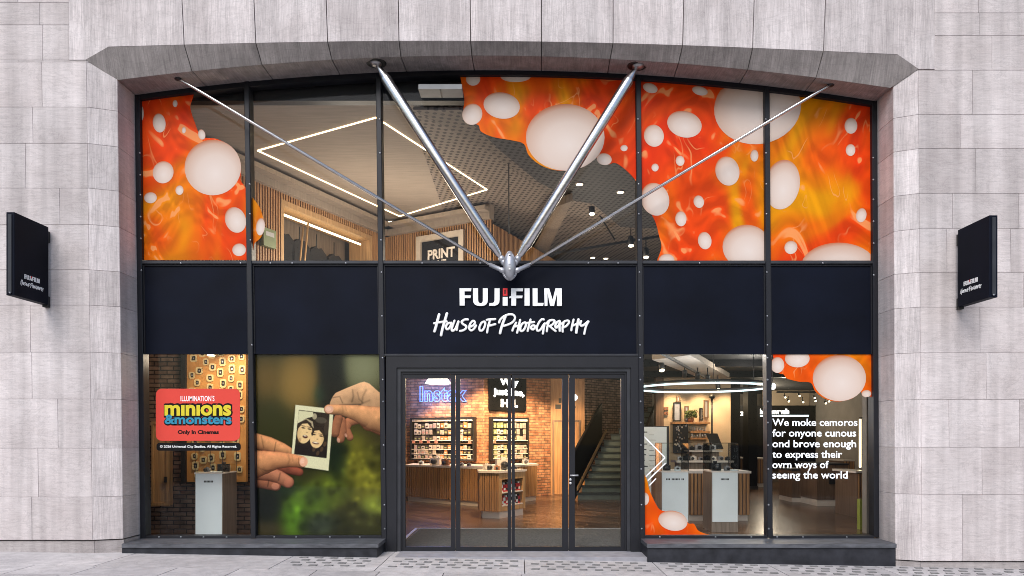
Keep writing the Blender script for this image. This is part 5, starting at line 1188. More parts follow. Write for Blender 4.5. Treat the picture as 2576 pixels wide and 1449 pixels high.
def plinth_stand(label, x0, x1, y0, y1, zt, whitebot, case, top_items=True):
    t = thing('display_plinth', label, 'plinth', ((x0 + x1) / 2, (y0 + y1) / 2, 0), 'display plinths with white fronts')
    mb = MB(); mb.box(x0, x1, y0 + 0.012, y1, 0.0, zt - 0.02); mb.build('cabinet', M['taupe'], t)
    mb = MB(); mb.box(x0 + 0.012, x1 - 0.012, y0, y0 + 0.0115, whitebot, zt - 0.02); mb.build('front_panel', M['whitep'], t)
    mb = MB(); mb.box(x0 - 0.008, x1 + 0.008, y0 - 0.004, y1 + 0.004, zt - 0.0195, zt); mb.build('top', M['ctop'], t)
    cx = (x0 + x1) / 2; mb = MB(); w_ = 0.075 if case != 'wide' else 0.16
    k = 7 if case != 'wide' else 13
    for i in range(k):
        if case == 'wide' and i in (3, 10): continue
        xx = cx - w_ + 2 * w_ * i / k; mb.box(xx, xx + 2 * w_ / k * 0.72, y0 - 0.0015, y0 - 0.0001, zt - 0.155, zt - 0.125)
    mb.build('name_line', M['black'], t)
    if case:
        zc_ = zt + 0.5; e = 0.007; mb = MB()
        for xx in (x0, x1 - e):
            for yy in (y0, y1 - e): mb.box(xx, xx + e, yy, yy + e, zt + 0.0005, zc_)
        for yy in (y0, y1 - e): mb.box(x0 + e, x1 - e, yy, yy + e, zc_ - e, zc_)
        for xx in (x0, x1 - e): mb.box(xx, xx + e, y0 + e, y1 - e, zc_ - e, zc_)
        mb.build('case_edge', M['black'], t)
        mb = MB(); q = 0.0035
        mb.quad((x0 + e, y0 + q, zt), (x1 - e, y0 + q, zt), (x1 - e, y0 + q, zc_ - e), (x0 + e, y0 + q, zc_ - e)); mb.quad((x0 + e, y1 - q, zt), (x1 - e, y1 - q, zt), (x1 - e, y1 - q, zc_ - e), (x0 + e, y1 - q, zc_ - e))
        mb.quad((x0 + q, y0 + e, zt), (x0 + q, y1 - e, zt), (x0 + q, y1 - e, zc_ - e), (x0 + q, y0 + e, zc_ - e)); mb.quad((x1 - q, y0 + e, zt), (x1 - q, y1 - e, zt), (x1 - q, y1 - e, zc_ - e), (x1 - q, y0 + e, zc_ - e))
        mb.build('case_glass', M['casegl'], t)
    return t
xL0, xL1 = Xat(490, 0.75), Xat(560, 0.75)
plinth_stand('white fronted display plinth with a dark wood side before the spotted board', xL0, xL1, 0.75, 1.28, 1.118, 0.0, 'tall')
camera_body('camera', 'large black camera with a silver top on the plinth before the spotted board', (-4.80, 1.05, 1.119), R(10), 1.7, M['black']); camera_body('camera', 'small silver camera lying at the left of the plinth before the spotted board', (-5.02, 0.95, 1.119), R(-20), 0.9, M['silver'])
mb = MB(); mb.box(-4.92, -4.74, 0.80, 0.90, 1.119, 1.135, 0.004); tag(mb.build('card_holder', M['whitep']), 'flat white card holder at the front edge of the plinth before the spotted board', 'card holder')
xa, xb = Xat(1667, 2.07), Xat(1733, 2.07); xc, xd = Xat(1790.5, 2.07), Xat(1857.5, 2.07)
plinth_stand('white fronted plinth with a long black line, behind the bottom orange decal', xa - .02, xb, 2.07, 2.65, 1.073, 0.18, 'wide'); plinth_stand('white fronted plinth under a glass case with a short black line, between slatted counters', xc, xd, 2.07, 2.65, 1.073, 0.18, 'tall')
for i, (x, y, s, mt, lab) in enumerate(((xa + .14, 2.4, 1.3, 'black', 'black camera in the glass case above the plinth with the long line'), (xa + .3, 2.25, 1.0, 'silver', 'silver camera in the glass case above the plinth with the long line'), (xc + .14, 2.36, 1.9, 'black', 'tall black camera in the glass case above the plinth with the short line'), (xc + .34, 2.3, 1.0, 'silver', 'small silver camera in the glass case above the plinth with the short line'))):
    camera_body('camera', lab, (x, y, 1.074), R(8 * (i - 1)), s, M[mt])
for x, lab in ((xa + .22, 'white card lying in the glass case above the plinth with the long line'), (xc + .36, 'white card lying in the glass case above the plinth with the short line')):
    mb = MB(); mb.box(x, x + .11, 2.10, 2.17, 1.074, 1.10, 0.003); tag(mb.build('price_card', M['whitep']), lab, 'card')
# slatted counters behind
counter('slatted oak counter with white top showing between and beside the white plinths', [(Xat(1660, 3.7), 3.7), (Xat(1886, 3.7), 3.7), (Xat(1886, 3.7), 4.6), (Xat(1660, 3.7), 4.6)], [(0, 1)], 0.995, over=0.03)
def table(label, dx0, dx1, dy, Y, zt, depth=0.6, mat='taupe'):
    x0, x1 = Xat(dx0, Y), Xat(dx1, Y); t = thing('display_table', label, 'table', ((x0 + x1) / 2, Y + depth / 2, 0))
    mb = MB(); mb.box(x0, x1, Y, Y + depth, zt - .045, zt, 0.004); mb.build('top', M['ctop'], t); mb = MB(); mb.box(x0 + .08, x1 - .08, Y + .06, Y + depth - .05, 0, zt - .046); mb.build('base', M[mat], t); return t
table('lower white topped display table behind the glass cases', 1702, 1847, 1159, 6.2, Zat(1159, 6.2)); table('higher white topped display table behind the lower one', 1734, 1818, 1133, 7.6, Zat(1133, 7.6))
random.seed(9)
for k in range(8):
    dx = 1712 + 17 * k; camera_body('camera', 'small camera in the row on the lower white display table', (Xat(dx, 6.4), 6.45, Zat(1159, 6.2) + .001), R(random.uniform(-30, 30)), random.uniform(.9, 1.7), M[['silver', 'black', 'ctop'][k % 3]], 'cameras on the lower white display table')
for k in range(4):
    dx = 1742 + 17 * k; camera_body('camera', 'small camera in the row on the higher white display table', (Xat(dx, 7.8), 7.85, Zat(1133, 7.6) + .001), R(random.uniform(-30, 30)), random.uniform(1.2, 2), M[['black', 'silver'][k % 2]], 'cameras on the higher white display table')
mn = thing('menu_board', 'tall white printed panel with a black side behind the chevron lines', 'sign', (3.6, 8.4, 0))
mb = MB(); x0, x1 = Xat(1606, 6.2), Xat(1677, 6.2); z0, z1 = 0.15, Zat(1074, 6.2); mb.box(x0, x1, 6.2, 6.24, z0, z1); mb.build('panel', M['whitep'], mn); mb = MB(); mb.box(x0, x1 + 0.07, 6.241, 6.4, 0, z1 + .02); mb.build('case', M['black'], mn)
mb = MB()
for k, (y, w_) in enumerate(((1087, .16), (1101, .1), (1117, .16), (1131, .14), (1144, .13), (1158, .1), (1173, .17))): mb.box(x0 + .05, x0 + .05 + w_, 6.197, 6.1999, Zat(y + 1.2, 6.2), Zat(y - 1.2, 6.2))
for k in range(7): y = 1094 + 13 * k; mb.box(x0 + .26, x0 + .37 + .05 * (k % 3), 6.197, 6.1999, Zat(y + .4, 6.2), Zat(y - .4, 6.2))
mb.build('print_lines', M['frame_lt'], mn)
cw = thing('cream_wall', 'warm lit cream partition wall carrying shelves and framed pictures', 'wall', (5.1, 9.9, 0))
mb = MB(); mb.box(Xat(1669, 9.8), Xat(1838, 9.8), 9.8, 9.95, 0, GC); mb.build('panel', M['creamw'], cw); mb = MB(); mb.box(Xat(1649, 9.8), Xat(1669, 9.8) - .001, 9.76, 9.98, 0, GC); mb.build('oak_edge', M['walnut'], cw)
for z_, x0, x1, nm_ in ((Zat(1062, 9.5), 1692, 1787, 'upper'), (Zat(1101, 9.5), 1738, 1785, 'middle'), (Zat(1085, 9.5), 1738, 1787, 'short')):
    mb = MB(); mb.box(Xat(x0, 9.5), Xat(x1, 9.5), 9.5, 9.799, z_ - .05, z_); tag(mb.build('wall_shelf', M['oak']), f'{nm_} oak shelf on the cream partition wall', 'shelf')
def frame_pic(label, dx0, dx1, dy0, dy1, Y, mat='walnut'):
    x0, x1, z0, z1 = Xat(dx0, Y), Xat(dx1, Y), Zat(dy1, Y), Zat(dy0, Y); t = thing('picture_frame', label, 'picture frame', ((x0 + x1) / 2, Y, z0)); e = .035
    mb = MB(); mb.box(x0, x1, Y + .02, Y + .05, z0, z1); mb.build('picture', M['silver'], t); mb = MB()
    for q in ((x0, x0 + e, z0, z1), (x1 - e, x1, z0, z1), (x0 + e, x1 - e, z0, z0 + e), (x0 + e, x1 - e, z1 - e, z1)): mb.box(q[0], q[1], Y, Y + .05, q[2], q[3])
    mb.build('frame', M[mat], t)
frame_pic('tall dark frame standing at the left of the upper oak shelf', 1694, 1713, 1012, 1060, 9.65, 'black'); frame_pic('small dark frame balanced on top of the tall dark frame', 1702, 1711, 996, 1011, 9.65); frame_pic('narrow walnut frame behind the potted plant', 1722, 1733, 1021, 1060, 9.7); frame_pic('narrow dark frame at the right of the upper oak shelf', 1760, 1768, 1026, 1058, 9.74, 'black'); frame_pic('tall walnut frame high on the cream wall right of the plant', 1771, 1783, 1006, 1052, 9.74); frame_pic('small red brown frame on the cream wall left of the shelves, upper one', 1671, 1681, 1024, 1032, 9.74, 'clay'); frame_pic('small red brown frame on the cream wall left of the shelves, lower one', 1671, 1681, 1036, 1043, 9.74, 'clay')
pp = thing('potted_plant', 'bushy green potted plant on the upper oak shelf', 'plant', P(1738, 1062, 9.6))
b_0 = P(1738, 1062, 9.62); mb = MB(); mb.tube(b_0, b_0 + Vector((0, 0, .12)), [(0, .07), (1, .09)], 16); mb.build('pot', M['clay'], pp)
mb = MB()
for k in range(260):
    u = random.uniform(0, 2 * math.pi); v = random.uniform(-.5, 1); r = random.uniform(.06, .18); c = b_0 + Vector((math.cos(u) * r, math.sin(u) * r * .7, .2 + v * .13)); d = Vector((random.gauss(0, 1), random.gauss(0, 1), random.gauss(.3, 1))).normalized() * .05; e = d.cross(Vector((random.gauss(0, 1), random.gauss(0, 1), 1))).normalized() * .018
    mb.quad(c - d, c + e, c + d, c - e)
mb.build('foliage', M['green'], pp)
random.seed(12)
for k in range(13):
    dx = 1742 + (k % 7) * 6.6; zz = Zat(1101, 9.5) if k < 7 else Zat(1085, 9.5); rr = random.uniform(.02, .035); hh = random.uniform(.07, .15); c = Vector((Xat(dx, 9.55), 9.58, zz)); mb = MB(); mb.tube(c, c + Vector((0, 0, hh)), [(0, rr * .7), (.3, rr), (.8, rr), (1, rr * .6)], 10)
    w_ = 'middle' if k < 7 else 'short'; tag(mb.build('glass_jar', M['silver'] if k % 3 else M['ctop']), f'small pale jar in the row on the {w_} oak shelf', 'jar', f'jars on the {w_} oak shelf')
hp = thing('print_rack', 'dark mottled panel of small prints hanging below the upper oak shelf', 'display', (4.6, 9.7, 1.2))
x0, x1 = Xat(1695, 9.6), Xat(1733, 9.6); z0, z1 = Zat(1140, 9.6), Zat(1065, 9.6); mb = MB(); mb.box(x0, x1, 9.68, 9.72, z0, z1); mb.build('board', M['frame_lt'], hp)
for k in range(30):
    x = random.uniform(x0 + .03, x1 - .06); z = random.uniform(z0 + .03, z1 - .06); mb = MB(); mb.box(x, x + random.uniform(.025, .05), 9.67 - .0003 * k, 9.68, z, z + random.uniform(.03, .06)); mb.build('print', [M['silver'], M['ctop'], M['taupe']][k % 3], hp)
fp = thing('floor_lamp', 'thin black floor lamp with a round head before the cream wall', 'lamp', (Xat(1791, 9.3), 9.3, 0))
x = Xat(1791, 9.3); mb = MB(); mb.rod((x, 9.3, .01), (x, 9.3, Zat(998, 9.3)), .03); mb.build('pole', M['black'], fp); mb = MB(); mb.ball((x, 9.3, Zat(998, 9.3)), .08, .08, .07); mb.build('head', M['black'], fp); mb = MB(); mb.tube((x, 9.3, .001), (x, 9.3, .03), [(0, .18), (1, .16)], 20); mb.build('base', M['black'], fp)
for k, (dx, lab) in enumerate(((1797, 'leftmost black easel frame right of the floor lamp'), (1806, 'middle black easel frame right of the floor lamp'), (1815, 'rightmost black easel frame right of the floor lamp'))):
    a = P(dx - 5, 1130, 8.2); mb = MB(); u = Vector((.11, 0, 0)); v = Vector((-.13, .12, .42)); mb.obox(a, u, (0, .03, 0), v); tag(mb.build('easel_frame', M['black']), lab, 'frame')
for dx0, dx1, lab in ((1838, 1862, 'black column right of the cream wall'), (1882, 1905, 'black column left of the last window mullion')):
    t = thing('column', lab, 'column', (Xat((dx0 + dx1) / 2, 12), 12, 0)); mb = MB(); mb.box(Xat(dx0, 12), Xat(dx1, 12), 12, 12.5, 0.1, GC); mb.build('shaft', M['blackv'], t); mb = MB(); mb.box(Xat(dx0, 12) - .02, Xat(dx1, 12) + .02, 11.98, 12.52, 0, .1); mb.build('base', M['black'], t)
# far room behind
counter('far slatted counter seen between the two black columns', [(Xat(1862, 13.5), 13.5), (Xat(1884, 13.5), 13.5), (Xat(1884, 13.5), 14.3), (Xat(1862, 13.5), 14.3)], [(0, 1)], 0.98, over=0.03); counter('far slatted counter seen right of the second black column', [(Xat(1906, 13), 13), (Xat(1932, 13), 13), (Xat(1932, 13), 13.8), (Xat(1906, 13), 13.8)], [(0, 1)], 0.98, over=0.03)
fb = thing('back_sign', 'wide dark board with white words and a light bar on the far wall', 'sign', (8, 15.5, 1.4))
mb = MB(); mb.box(Xat(1846, 15.5), Xat(2057, 15.5), 15.5, 15.6, Zat(1180, 15.5), Zat(1020, 15.5)); mb.build('board', M['blackv'], fb)
def mpf(x, y, d): v = P(x, y, 15.5); v.y = 15.498 - d; return v
mb = MB(); text(mb, 'zu.', 1862, 1882, 1045, 14, mpf, .01, .03); text(mb, 'hou, how valls', 1912, 1985, 1041, 13, mpf, .01, .03); mb.build('lettering', M['lampwhite'], fb); mb = MB(); mb.box(Xat(1912, 15.5), Xat(2033, 15.5), 15.44, 15.499, Zat(1048, 15.5), Zat(1044, 15.5)); mb.build('light_bar', M['led_white'], fb)
cr_ = thing('cream_wall', 'cream far wall with soft light pools behind the white quotation', 'wall', (9, 16, 0)); mb = MB(); mb.box(Xat(1920, 16), 10.98, 16, 16.1, 0, GC); mb.build('panel', M['creamw'], cr_)
counter('dark wood island counter under the end of the white quotation', [(Xat(2055, 6.6), 6.6), (Xat(2133, 6.6), 6.6), (Xat(2133, 6.6), 7.7), (Xat(2055, 6.6), 7.7)], [], 1.04, 0.16, 'frame_lt', 'counter', body='walnut', over=.03)
counter('low dark wood counter left of the dark island, under the quotation', [(Xat(1992, 7.6), 7.6), (Xat(2048, 7.6), 7.6), (Xat(2048, 7.6), 8.5), (Xat(1992, 7.6), 8.5)], [], 0.86, 0.12, 'frame_lt', body='walnut', over=.03)
mb = MB(); mb.box(Xat(2086, 6.58), Xat(2126, 6.58), 6.57, 6.599, Zat(1218, 6.58), Zat(1190, 6.58)); tag(mb.build('dark_screen', M['black']), 'black slotted screen on the front of the dark island counter', 'screen')
counter('slatted counter against the far wall right of the dark island', [(Xat(2122, 10.5), 10.5), (Xat(2150, 10.5), 10.5), (Xat(2150, 10.5), 11.5), (Xat(2122, 10.5), 11.5)], [(0, 1)], 1.0, over=.03)
rc = thing('side_counter', 'narrow slatted side counter with lime end under the vertical light bar', 'counter', (6.2, 3.5, 0))
x0, x1 = Xat(2157, 4.2), Xat(2186, 4.2); mb = MB(); mb.box(x0, x1, 4.2, 5.2, 0.001, 0.93); mb.build('body', M['walnut'], rc); mb = MB(); slatface(mb, (x0, 4.2), (x1, 4.2), 0.3, 0.92); mb.build('slatted_front', M['oak_slat'], rc); mb = MB(); mb.box(x0 - .05, x1 + .04, 4.15, 5.25, .931, .975); mb.build('top', M['ctop'], rc); mb = MB(); mb.box(Xat(2163, 2.4), Xat(2179, 2.4), 2.4, 2.5, 0.001, .55); mb.build('lime_panel', M['lime'], rc)
sw = thing('side_wall', 'grey return wall inside the right edge of the lettered window', 'wall', (6.0, 2, 0)); mb = MB(); mb.box(Xat(2180, 1.9), Xat(2199, 1.9), 1.9, 2.05, 0, GC); mb.build('panel', M['greyw'], sw)
lb2 = thing('light_bar', 'tall warm vertical light bar near the right edge of the lettered window', 'light', P(2165, 1180, 5)); mb = MB(); a, b = P(2162.5, 1176, 5.4), P(2166.5, 1054, 5.4); mb.box(a.x, b.x, 5.4, 5.43, a.z, b.z); mb.build('tube', M['led_warm'], lb2); mb = MB(); mb.box(b.x + .002, b.x + .1, 5.38, 5.5, a.z, b.z + .04); mb.build('housing', M['black'], lb2)
# ring light
rg = thing('ring_light', 'large thin white glowing ring hung from the dark ceiling behind the plinth window', 'light', (3.5, 3.4, 2.6))
rc_ = P(1767, 976, 3.4); rr_ = 163 * 13.4 / FPX; mb = MB(); n_ = 72; rings = []
for k in range(n_ + 1):
    a = 2 * math.pi * k / n_; u = Vector((math.cos(a), math.sin(a), 0)); rings.append([rc_ + u * (rr_ + .018 * math.cos(b)) + Vector((0, 0, .018 * math.sin(b))) for b in [2 * math.pi * j / 8 for j in range(8)]])
mb.sm = True; mb.rings(rings, False); mb.build('tube', M['led_white'], rg)
mb = MB(); rings = [[p + Vector((0, 0, .05)) for p in r] for r in rings]; mb.rings(rings, False); mb.build('housing', M['black'], rg)
for k in range(3):
    a = 2.1 * k + .4; p = rc_ + Vector((math.cos(a) * rr_, math.sin(a) * rr_, .05)); mb = MB(); mb.rod(p, (p.x, p.y, GC), .006, 6); mb.build('cable', M['black'], rg)
# ceiling beams, ducts and track lights behind the right windows
for k, (y, lab) in enumerate(((3.0, 'nearest'), (5.6, 'middle'), (8.4, 'farthest'))):
    mb = MB(); mb.box(2.6, 10.9, y, y + .22, GC - .16, GC - .001); tag(mb.build('ceiling_beam', M['blackv']), f'{lab} black beam under the ground floor ceiling', 'beam')
mb = MB(); a, b, c, d = C(1640, 905, 1.55), C(1735, 893, 1.55), C(1835, 950, 1.55), C(1790, 962, 1.55); mb.prism([a, b, c, d], (0, 0, .12)); tag(mb.build('ceiling_bulkhead', M['cove']), 'pale angled bulkhead under the dark ceiling above the ring light', 'bulkhead')
mb = MB(); a, b = C(1655, 888, 1.5), C(1800, 968, 1.5); mb.obox(a, b - a, (.05, 0, 0), (0, 0, .05)); tag(mb.build('light_track', M['black']), 'black slanting light track under the pale bulkhead', 'light track')
def spot(label, p, tilt=(0, -.3, -1), s=1.0, group='track spotlights'):
    t = thing('track_spotlight', label, 'spotlight', p, group); d = Vector(tilt).normalized(); p = Vector(p)
    mb = MB(); mb.tube(p - d * .08 * s, p + d * .10 * s, [(0, .035 * s), (.1, .05 * s), (1, .055 * s)], 14); mb.build('body', M['black'], t)
    mb = MB(); mb.tube(p + d * .1005 * s, p + d * .112 * s, [(0, .05 * s), (1, .045 * s)], 14); mb.build('lamp_face', M['lamp_warm'], t)
    mb = MB(); mb.rod(p - d * .05 * s, (p.x, p.y, p.z + .22 * s), .012, 6); mb.build('stem', M['black'], t); return t
spot('lit black spotlight high at the left above the ring light', P(1664, 920, 4.2), (0, -.5, -1), 1.1)
spot('lit black spotlight seen through the right part of the ring light', P(1806, 968, 6.5), (0, -.3, -1), 1.1)
for i, (x, y) in enumerate(((1722, 938), (1755, 944), (1780, 950))): spot(f'{["left","middle","right"][i]} dim spotlight on the slanting track above the ring light', P(x, y, 5.2), (.2, .9, -.6), 1.0)
for i, (x, y) in enumerate(((1974, 997), (1983, 1007), (2010, 993), (2019, 1009), (2048, 998), (2050, 1006), (2076, 1012), (2084, 1007))):
    spot('small bright spotlight in the far row above the dark back sign', P(x, y, 11.5), (0, -.8, -.6), .62, 'far spotlights above the back sign')
tk = MB(); a, b = P(1955, 1000, 11.6), P(2100, 1000, 11.6); tk.box(a.x, b.x, 11.6, 11.66, a.z + .15, a.z + .2); tag(tk.build('light_track', M['black']), 'black light track carrying the far row of spotlights', 'light track')
gl = thing('bare_bulb', 'bright bare bulb just right of the last mullion near the ring light', 'lamp', P(1944, 975, 4)); mb = MB(); mb.ball(P(1944, 972, 4), .06, .06, .07); mb.build('bulb', M['lampwhite'], gl); mb = MB(); mb.rod(P(1944, 970, 4), (P(1944, 972, 4).x, 4, GC), .01, 6); mb.build('cord', M['black'], gl)
for x, lab in ((2140, 'left wall light washing the far cream wall'), (2168, 'right wall light washing the far cream wall')):
    c = P(x, 1036 + (x - 2140) * .2, 14.9); t = thing('wall_washer', lab, 'light', c); mb = MB(); mb.box(c.x - .1, c.x + .1, 15.8, 16.0, c.z - .08, c.z + .08); mb.build('body', M['black'], t); mb = MB(); mb.box(c.x - .07, c.x + .07, 15.82, 15.98, c.z + .081, c.z + .095); mb.build('lamp_face', M['lamp_warm'], t)

# ================================================================== inside, upper floor
UF = 4.12
uf = MB(); uf.quad((-9.5, 0.14, UF + .002), (12, 0.14, UF + .002), (12, 19, UF + .002), (-9.5, 19, UF + .002)); struct('upper_floor', uf, M['shell'])
H5 = 5.05
cz = EYE + H5
cl1 = MB(); cl1.box(-9.5, Xat(1045, 1.2) - .001, 0.30, 12, cz, cz + .1)
struct('upper_ceiling', cl1, M['ceil_plain'])
cl2 = MB(); cl2.box(Xat(1045, 1.2), 12, 0.30, 18, cz, cz + .1); struct('upper_ceiling_perforated', cl2, M['ceil_hole'])
hd_ = MB(); hd_.box(-9, 12, 0.14, 0.28, cz - 0.06, 7.02); tag(hd_.build('header_beam', M['frame']), 'dark grey beam along the top of the upper glass', 'beam')
# dark lowered raft
rf = thing('ceiling_raft', 'charcoal perforated ceiling raft over the right half of the upper floor', 'ceiling raft', (4, 4, cz - .2))
YC = lambda dx, h: Vector((Xat(dx, .40), .40, EYE + h))
pts = [YC(1165, 4.90), C(1262, 382, 4.90), C(1355, 459, 4.90), C(1447, 505, 4.90), C(1493, 514, 4.90), C(1561, 571, 4.90), C(1640, 575, 4.90), C(2150, 560, 4.90), YC(2150, 4.90)]
mb = MB(); mb.prism(pts, (0, 0, .14)); mb.build('panel', M['ceil_black'], rf)
rf2 = thing('ceiling_raft', 'taupe perforated ceiling raft along the left edge of the charcoal one', 'ceiling raft', (0, 4, cz - .2))
mb = MB(); pts2 = [YC(1040, 4.98), C(1223, 377, 4.98), C(1397, 505, 4.98), C(1447, 505, 4.98), C(1355, 459, 4.98), C(1262, 382, 4.98), YC(1160, 4.98)]; mb.prism(pts2, (0, 0, .05)); mb.build('panel', perforated('taupe perforated ceiling', (.20, .16, .13, 1), (.05, .04, .035, 1), .085), rf2)
bm_ = MB(); a, b, c, d = C(1400, 520, 4.72), C(1440, 505, 4.72), C(1375, 640, 4.72), C(1340, 625, 4.72); bm_.prism([a, b, c, d], (0, 0, .16)); tag(bm_.build('ceiling_duct', M['taupe']), 'taupe boxed duct under the ceiling behind the right steel strut', 'duct')
vt = thing('air_vent', 'pale grey air conditioning grille in the ceiling right of the left steel strut', 'vent', C(1110, 232, 5.1)); mb = MB(); a, b = C(1059, 246, 4.96), C(1162, 224, 4.96); mb.box(a.x, b.x, min(a.y, b.y), max(a.y, b.y), a.z, a.z + .07); mb.build('body', plain('grey grille', (0.17, 0.18, 0.19), 0.5), vt); mb = MB(); mb.box((a.x + b.x) / 2 - .01, (a.x + b.x) / 2 + .01, min(a.y, b.y) + .01, max(a.y, b.y) - .01, a.z - .004, a.z - .0002); mb.build('divider', M['frame'], vt)
# light strips in a square on the ceiling
ls = thing('light_strips', 'square of thin warm light strips on the tan ceiling of the upper floor', 'light', C(850, 420, 5.04))
V_ = [C(946, 297, 5.035), C(648, 380, 5.035), C(1005, 545, 5.035), C(1225, 478, 5.035)]
for i in range(4):
    a, b = V_[i], V_[(i + 1) % 4]; d = (b - a).normalized(); n = Vector((-d.y, d.x, 0)) * .0095; mb = MB(); mb.prism([a - n, b - n, b + n, a + n], (0, 0, .0145)); mb.build('strip', M['led_warm'], ls)
# slatted walls
Q0, Q1, Q2 = (-5.75, 1.0), (-3.18, 6.2), (-0.62, 4.85)
zt_ = EYE + 4.73
def slatwall(a, b, z0, z1, label, holes=()):
    t = thing('slatted_wall', label, 'wall', ((a[0] + b[0]) / 2, (a[1] + b[1]) / 2, z0))
    A3, B3 = Vector((*a, z0)), Vector((*b, z0)); L = (B3 - A3).length; d = (B3 - A3) / L; n = Vector((d.y, -d.x, 0)); n = n if n.y < 0 else -n
    bk, sl = MB(), MB(); segs = []; x = 0
    for h0, h1, hz in holes: segs.append((x, h0, z0)); segs.append((h0, h1, hz)); x = h1
    segs.append((x, L, z0))
    for s0, s1, zz in segs:
        if s1 - s0 < .01: continue
        bk.obox(A3 + d * s0 + Vector((0, 0, zz - z0)), d * (s1 - s0), -n * .05, (0, 0, z1 - zz))
        k = max(1, int((s1 - s0) / .064))
        for i in range(k): sl.obox(A3 + d * (s0 + (s1 - s0) * (i + .25) / k) + n * .001 + Vector((0, 0, zz - z0)), d * .034, n * .03, (0, 0, z1 - zz))
    bk.build('backing', M['slatback'], t); sl.build('slats', M['oak_slat'], t); return t, A3, d, n, L
t_, A3, d3, n3, L3 = slatwall(Q0, Q1, UF, zt_, 'oak slatted wall with a wide recess holding dark clothes', [(2.46, 5.2, zt_ - .13)])
mb = MB()
for s0, s1, z0, z1 in ((2.46, 2.53, UF, zt_ - .13), (5.13, 5.2, UF, zt_ - .13), (2.53, 5.13, zt_ - .23, zt_ - .13)): mb.obox(A3 + d3 * s0 + n3 * .045 + Vector((0, 0, z0 - UF)), d3 * (s1 - s0), -n3 * .6, (0, 0, z1 - z0))
mb.build('recess_frame', M['oak_pale'], t_)
mb = MB(); mb.obox(A3 + d3 * 2.46 - n3 * .75, d3 * 2.74, -n3 * .05, (0, 0, zt_ - .1 - UF)); mb.build('recess_back', M['taupe'], t_)
mb = MB(); mb.obox(A3 + d3 * 2.62 - n3 * .15 + Vector((0, 0, zt_ - .36 - UF)), d3 * 2.4, n3 * .03, (0, 0, .035)); tag(mb.build('light_strip', M['led_warm']), 'warm light strip inside the recess above the hanging clothes', 'light')
for i, s in enumerate((3.0, 3.45, 3.95, 4.5)):
    c = A3 + d3 * s - n3 * .45; zt2 = zt_ - .60 - .03 * i - UF; wd = .25
    t = thing('hanging_jacket', ['leftmost dark jacket hanging in the slatted recess', 'second dark jacket in the slatted recess', 'third dark jacket in the slatted recess', 'rightmost dark jacket hanging in the slatted recess'][i], 'jacket', c, 'dark jackets hanging in the recess')
    prof = [(-wd, 0), (-wd * 1.05, .45), (-wd * .95, .62), (-wd * .35, .74), (0, .70), (wd * .35, .74), (wd * .95, .62), (wd * 1.05, .45), (wd, 0)]
    mb = MB(); mb.prism([c + d3 * x + Vector((0, 0, zt2 - .72 + z)) - n3 * .06 for x, z in prof], n3 * .12); mb.build('jacket_body', M['cloth'], t)
    mb = MB(); mb.rod(c + Vector((0, 0, zt2)), c + Vector((0, 0, zt2 + .3)), .012, 8); mb.build('hanger_hook', M['black'], t)
for i, (s, lab) in enumerate(((2.75, 'shorter pale wooden stick leaning at the left of the recess'), (2.88, 'longer pale wooden stick leaning at the left of the recess'))):
    c = A3 + d3 * s + n3 * .12; mb = MB(); mb.rod(c, c + d3 * .22 + Vector((0, 0, 1.75 + .1 * i)), .018, 8); tag(mb.build('wooden_stick', M['oak_pale']), lab, 'stick')
c = A3 + d3 * 1.95 + n3 * .04; zz = 5.24
gb = thing('wall_box', 'small sage green box on the slatted wall beside the orange decal', 'wall box', (c.x, c.y, zz))
mb = MB(); mb.obox(Vector((c.x, c.y, zz)), d3 * .3, n3 * .09, (0, 0, .34)); mb.build('case', M['greenbox'], gb); mb = MB(); mb.obox(Vector((c.x, c.y, zz + .2)) + d3 * .05 + n3 * .0905, d3 * .2, n3 * .004, (0, 0, .08)); mb.build('screen', M['silver'], gb)
t2, A4, d4, n4, L4 = slatwall(Q1, Q2, UF, zt_, 'dark red brown slatted wall behind the print board'); 
t3, *_ = slatwall(Q2, (3.4, 13), UF, zt_ - .1, 'slatted wall receding at the back of the upper floor')
# plain bulkhead between slats and ceiling
for (a, b, lab) in ((Q0, Q1, 'tan bulkhead above the slatted wall with the recess'), (Q1, Q2, 'tan bulkhead above the slatted wall with the print board')):
    A5, B5 = Vector((*a, zt_)), Vector((*b, zt_)); d = (B5 - A5).normalized(); n = Vector((d.y, -d.x, 0)); n = n if n.y < 0 else -n
    mb = MB(); mb.prism([A5 + n * .12, B5 + n * .12, B5 + n * .12 + Vector((0, 0, .315)), A5 + n * .12 + Vector((0, 0, .315))], -n * .2); mb.prism([A5 + n * .32 + Vector((0, 0, .14)), B5 + n * .32 + Vector((0, 0, .14)), B5 + n * .32 + Vector((0, 0, .23)), A5 + n * .32 + Vector((0, 0, .23))], -n * .199)
    tag(mb.build('bulkhead', M['ceil_plain']), lab, 'bulkhead')
bb = MB(); bb.box(-9.5, 12, 13.5, 13.6, UF, cz); bb.box(-7.6, -7.5, .14, 13.5, UF, cz); bb.box(10, 10.1, .14, 13.5, UF, cz); struct('upper_wall', bb, M['greyw'])
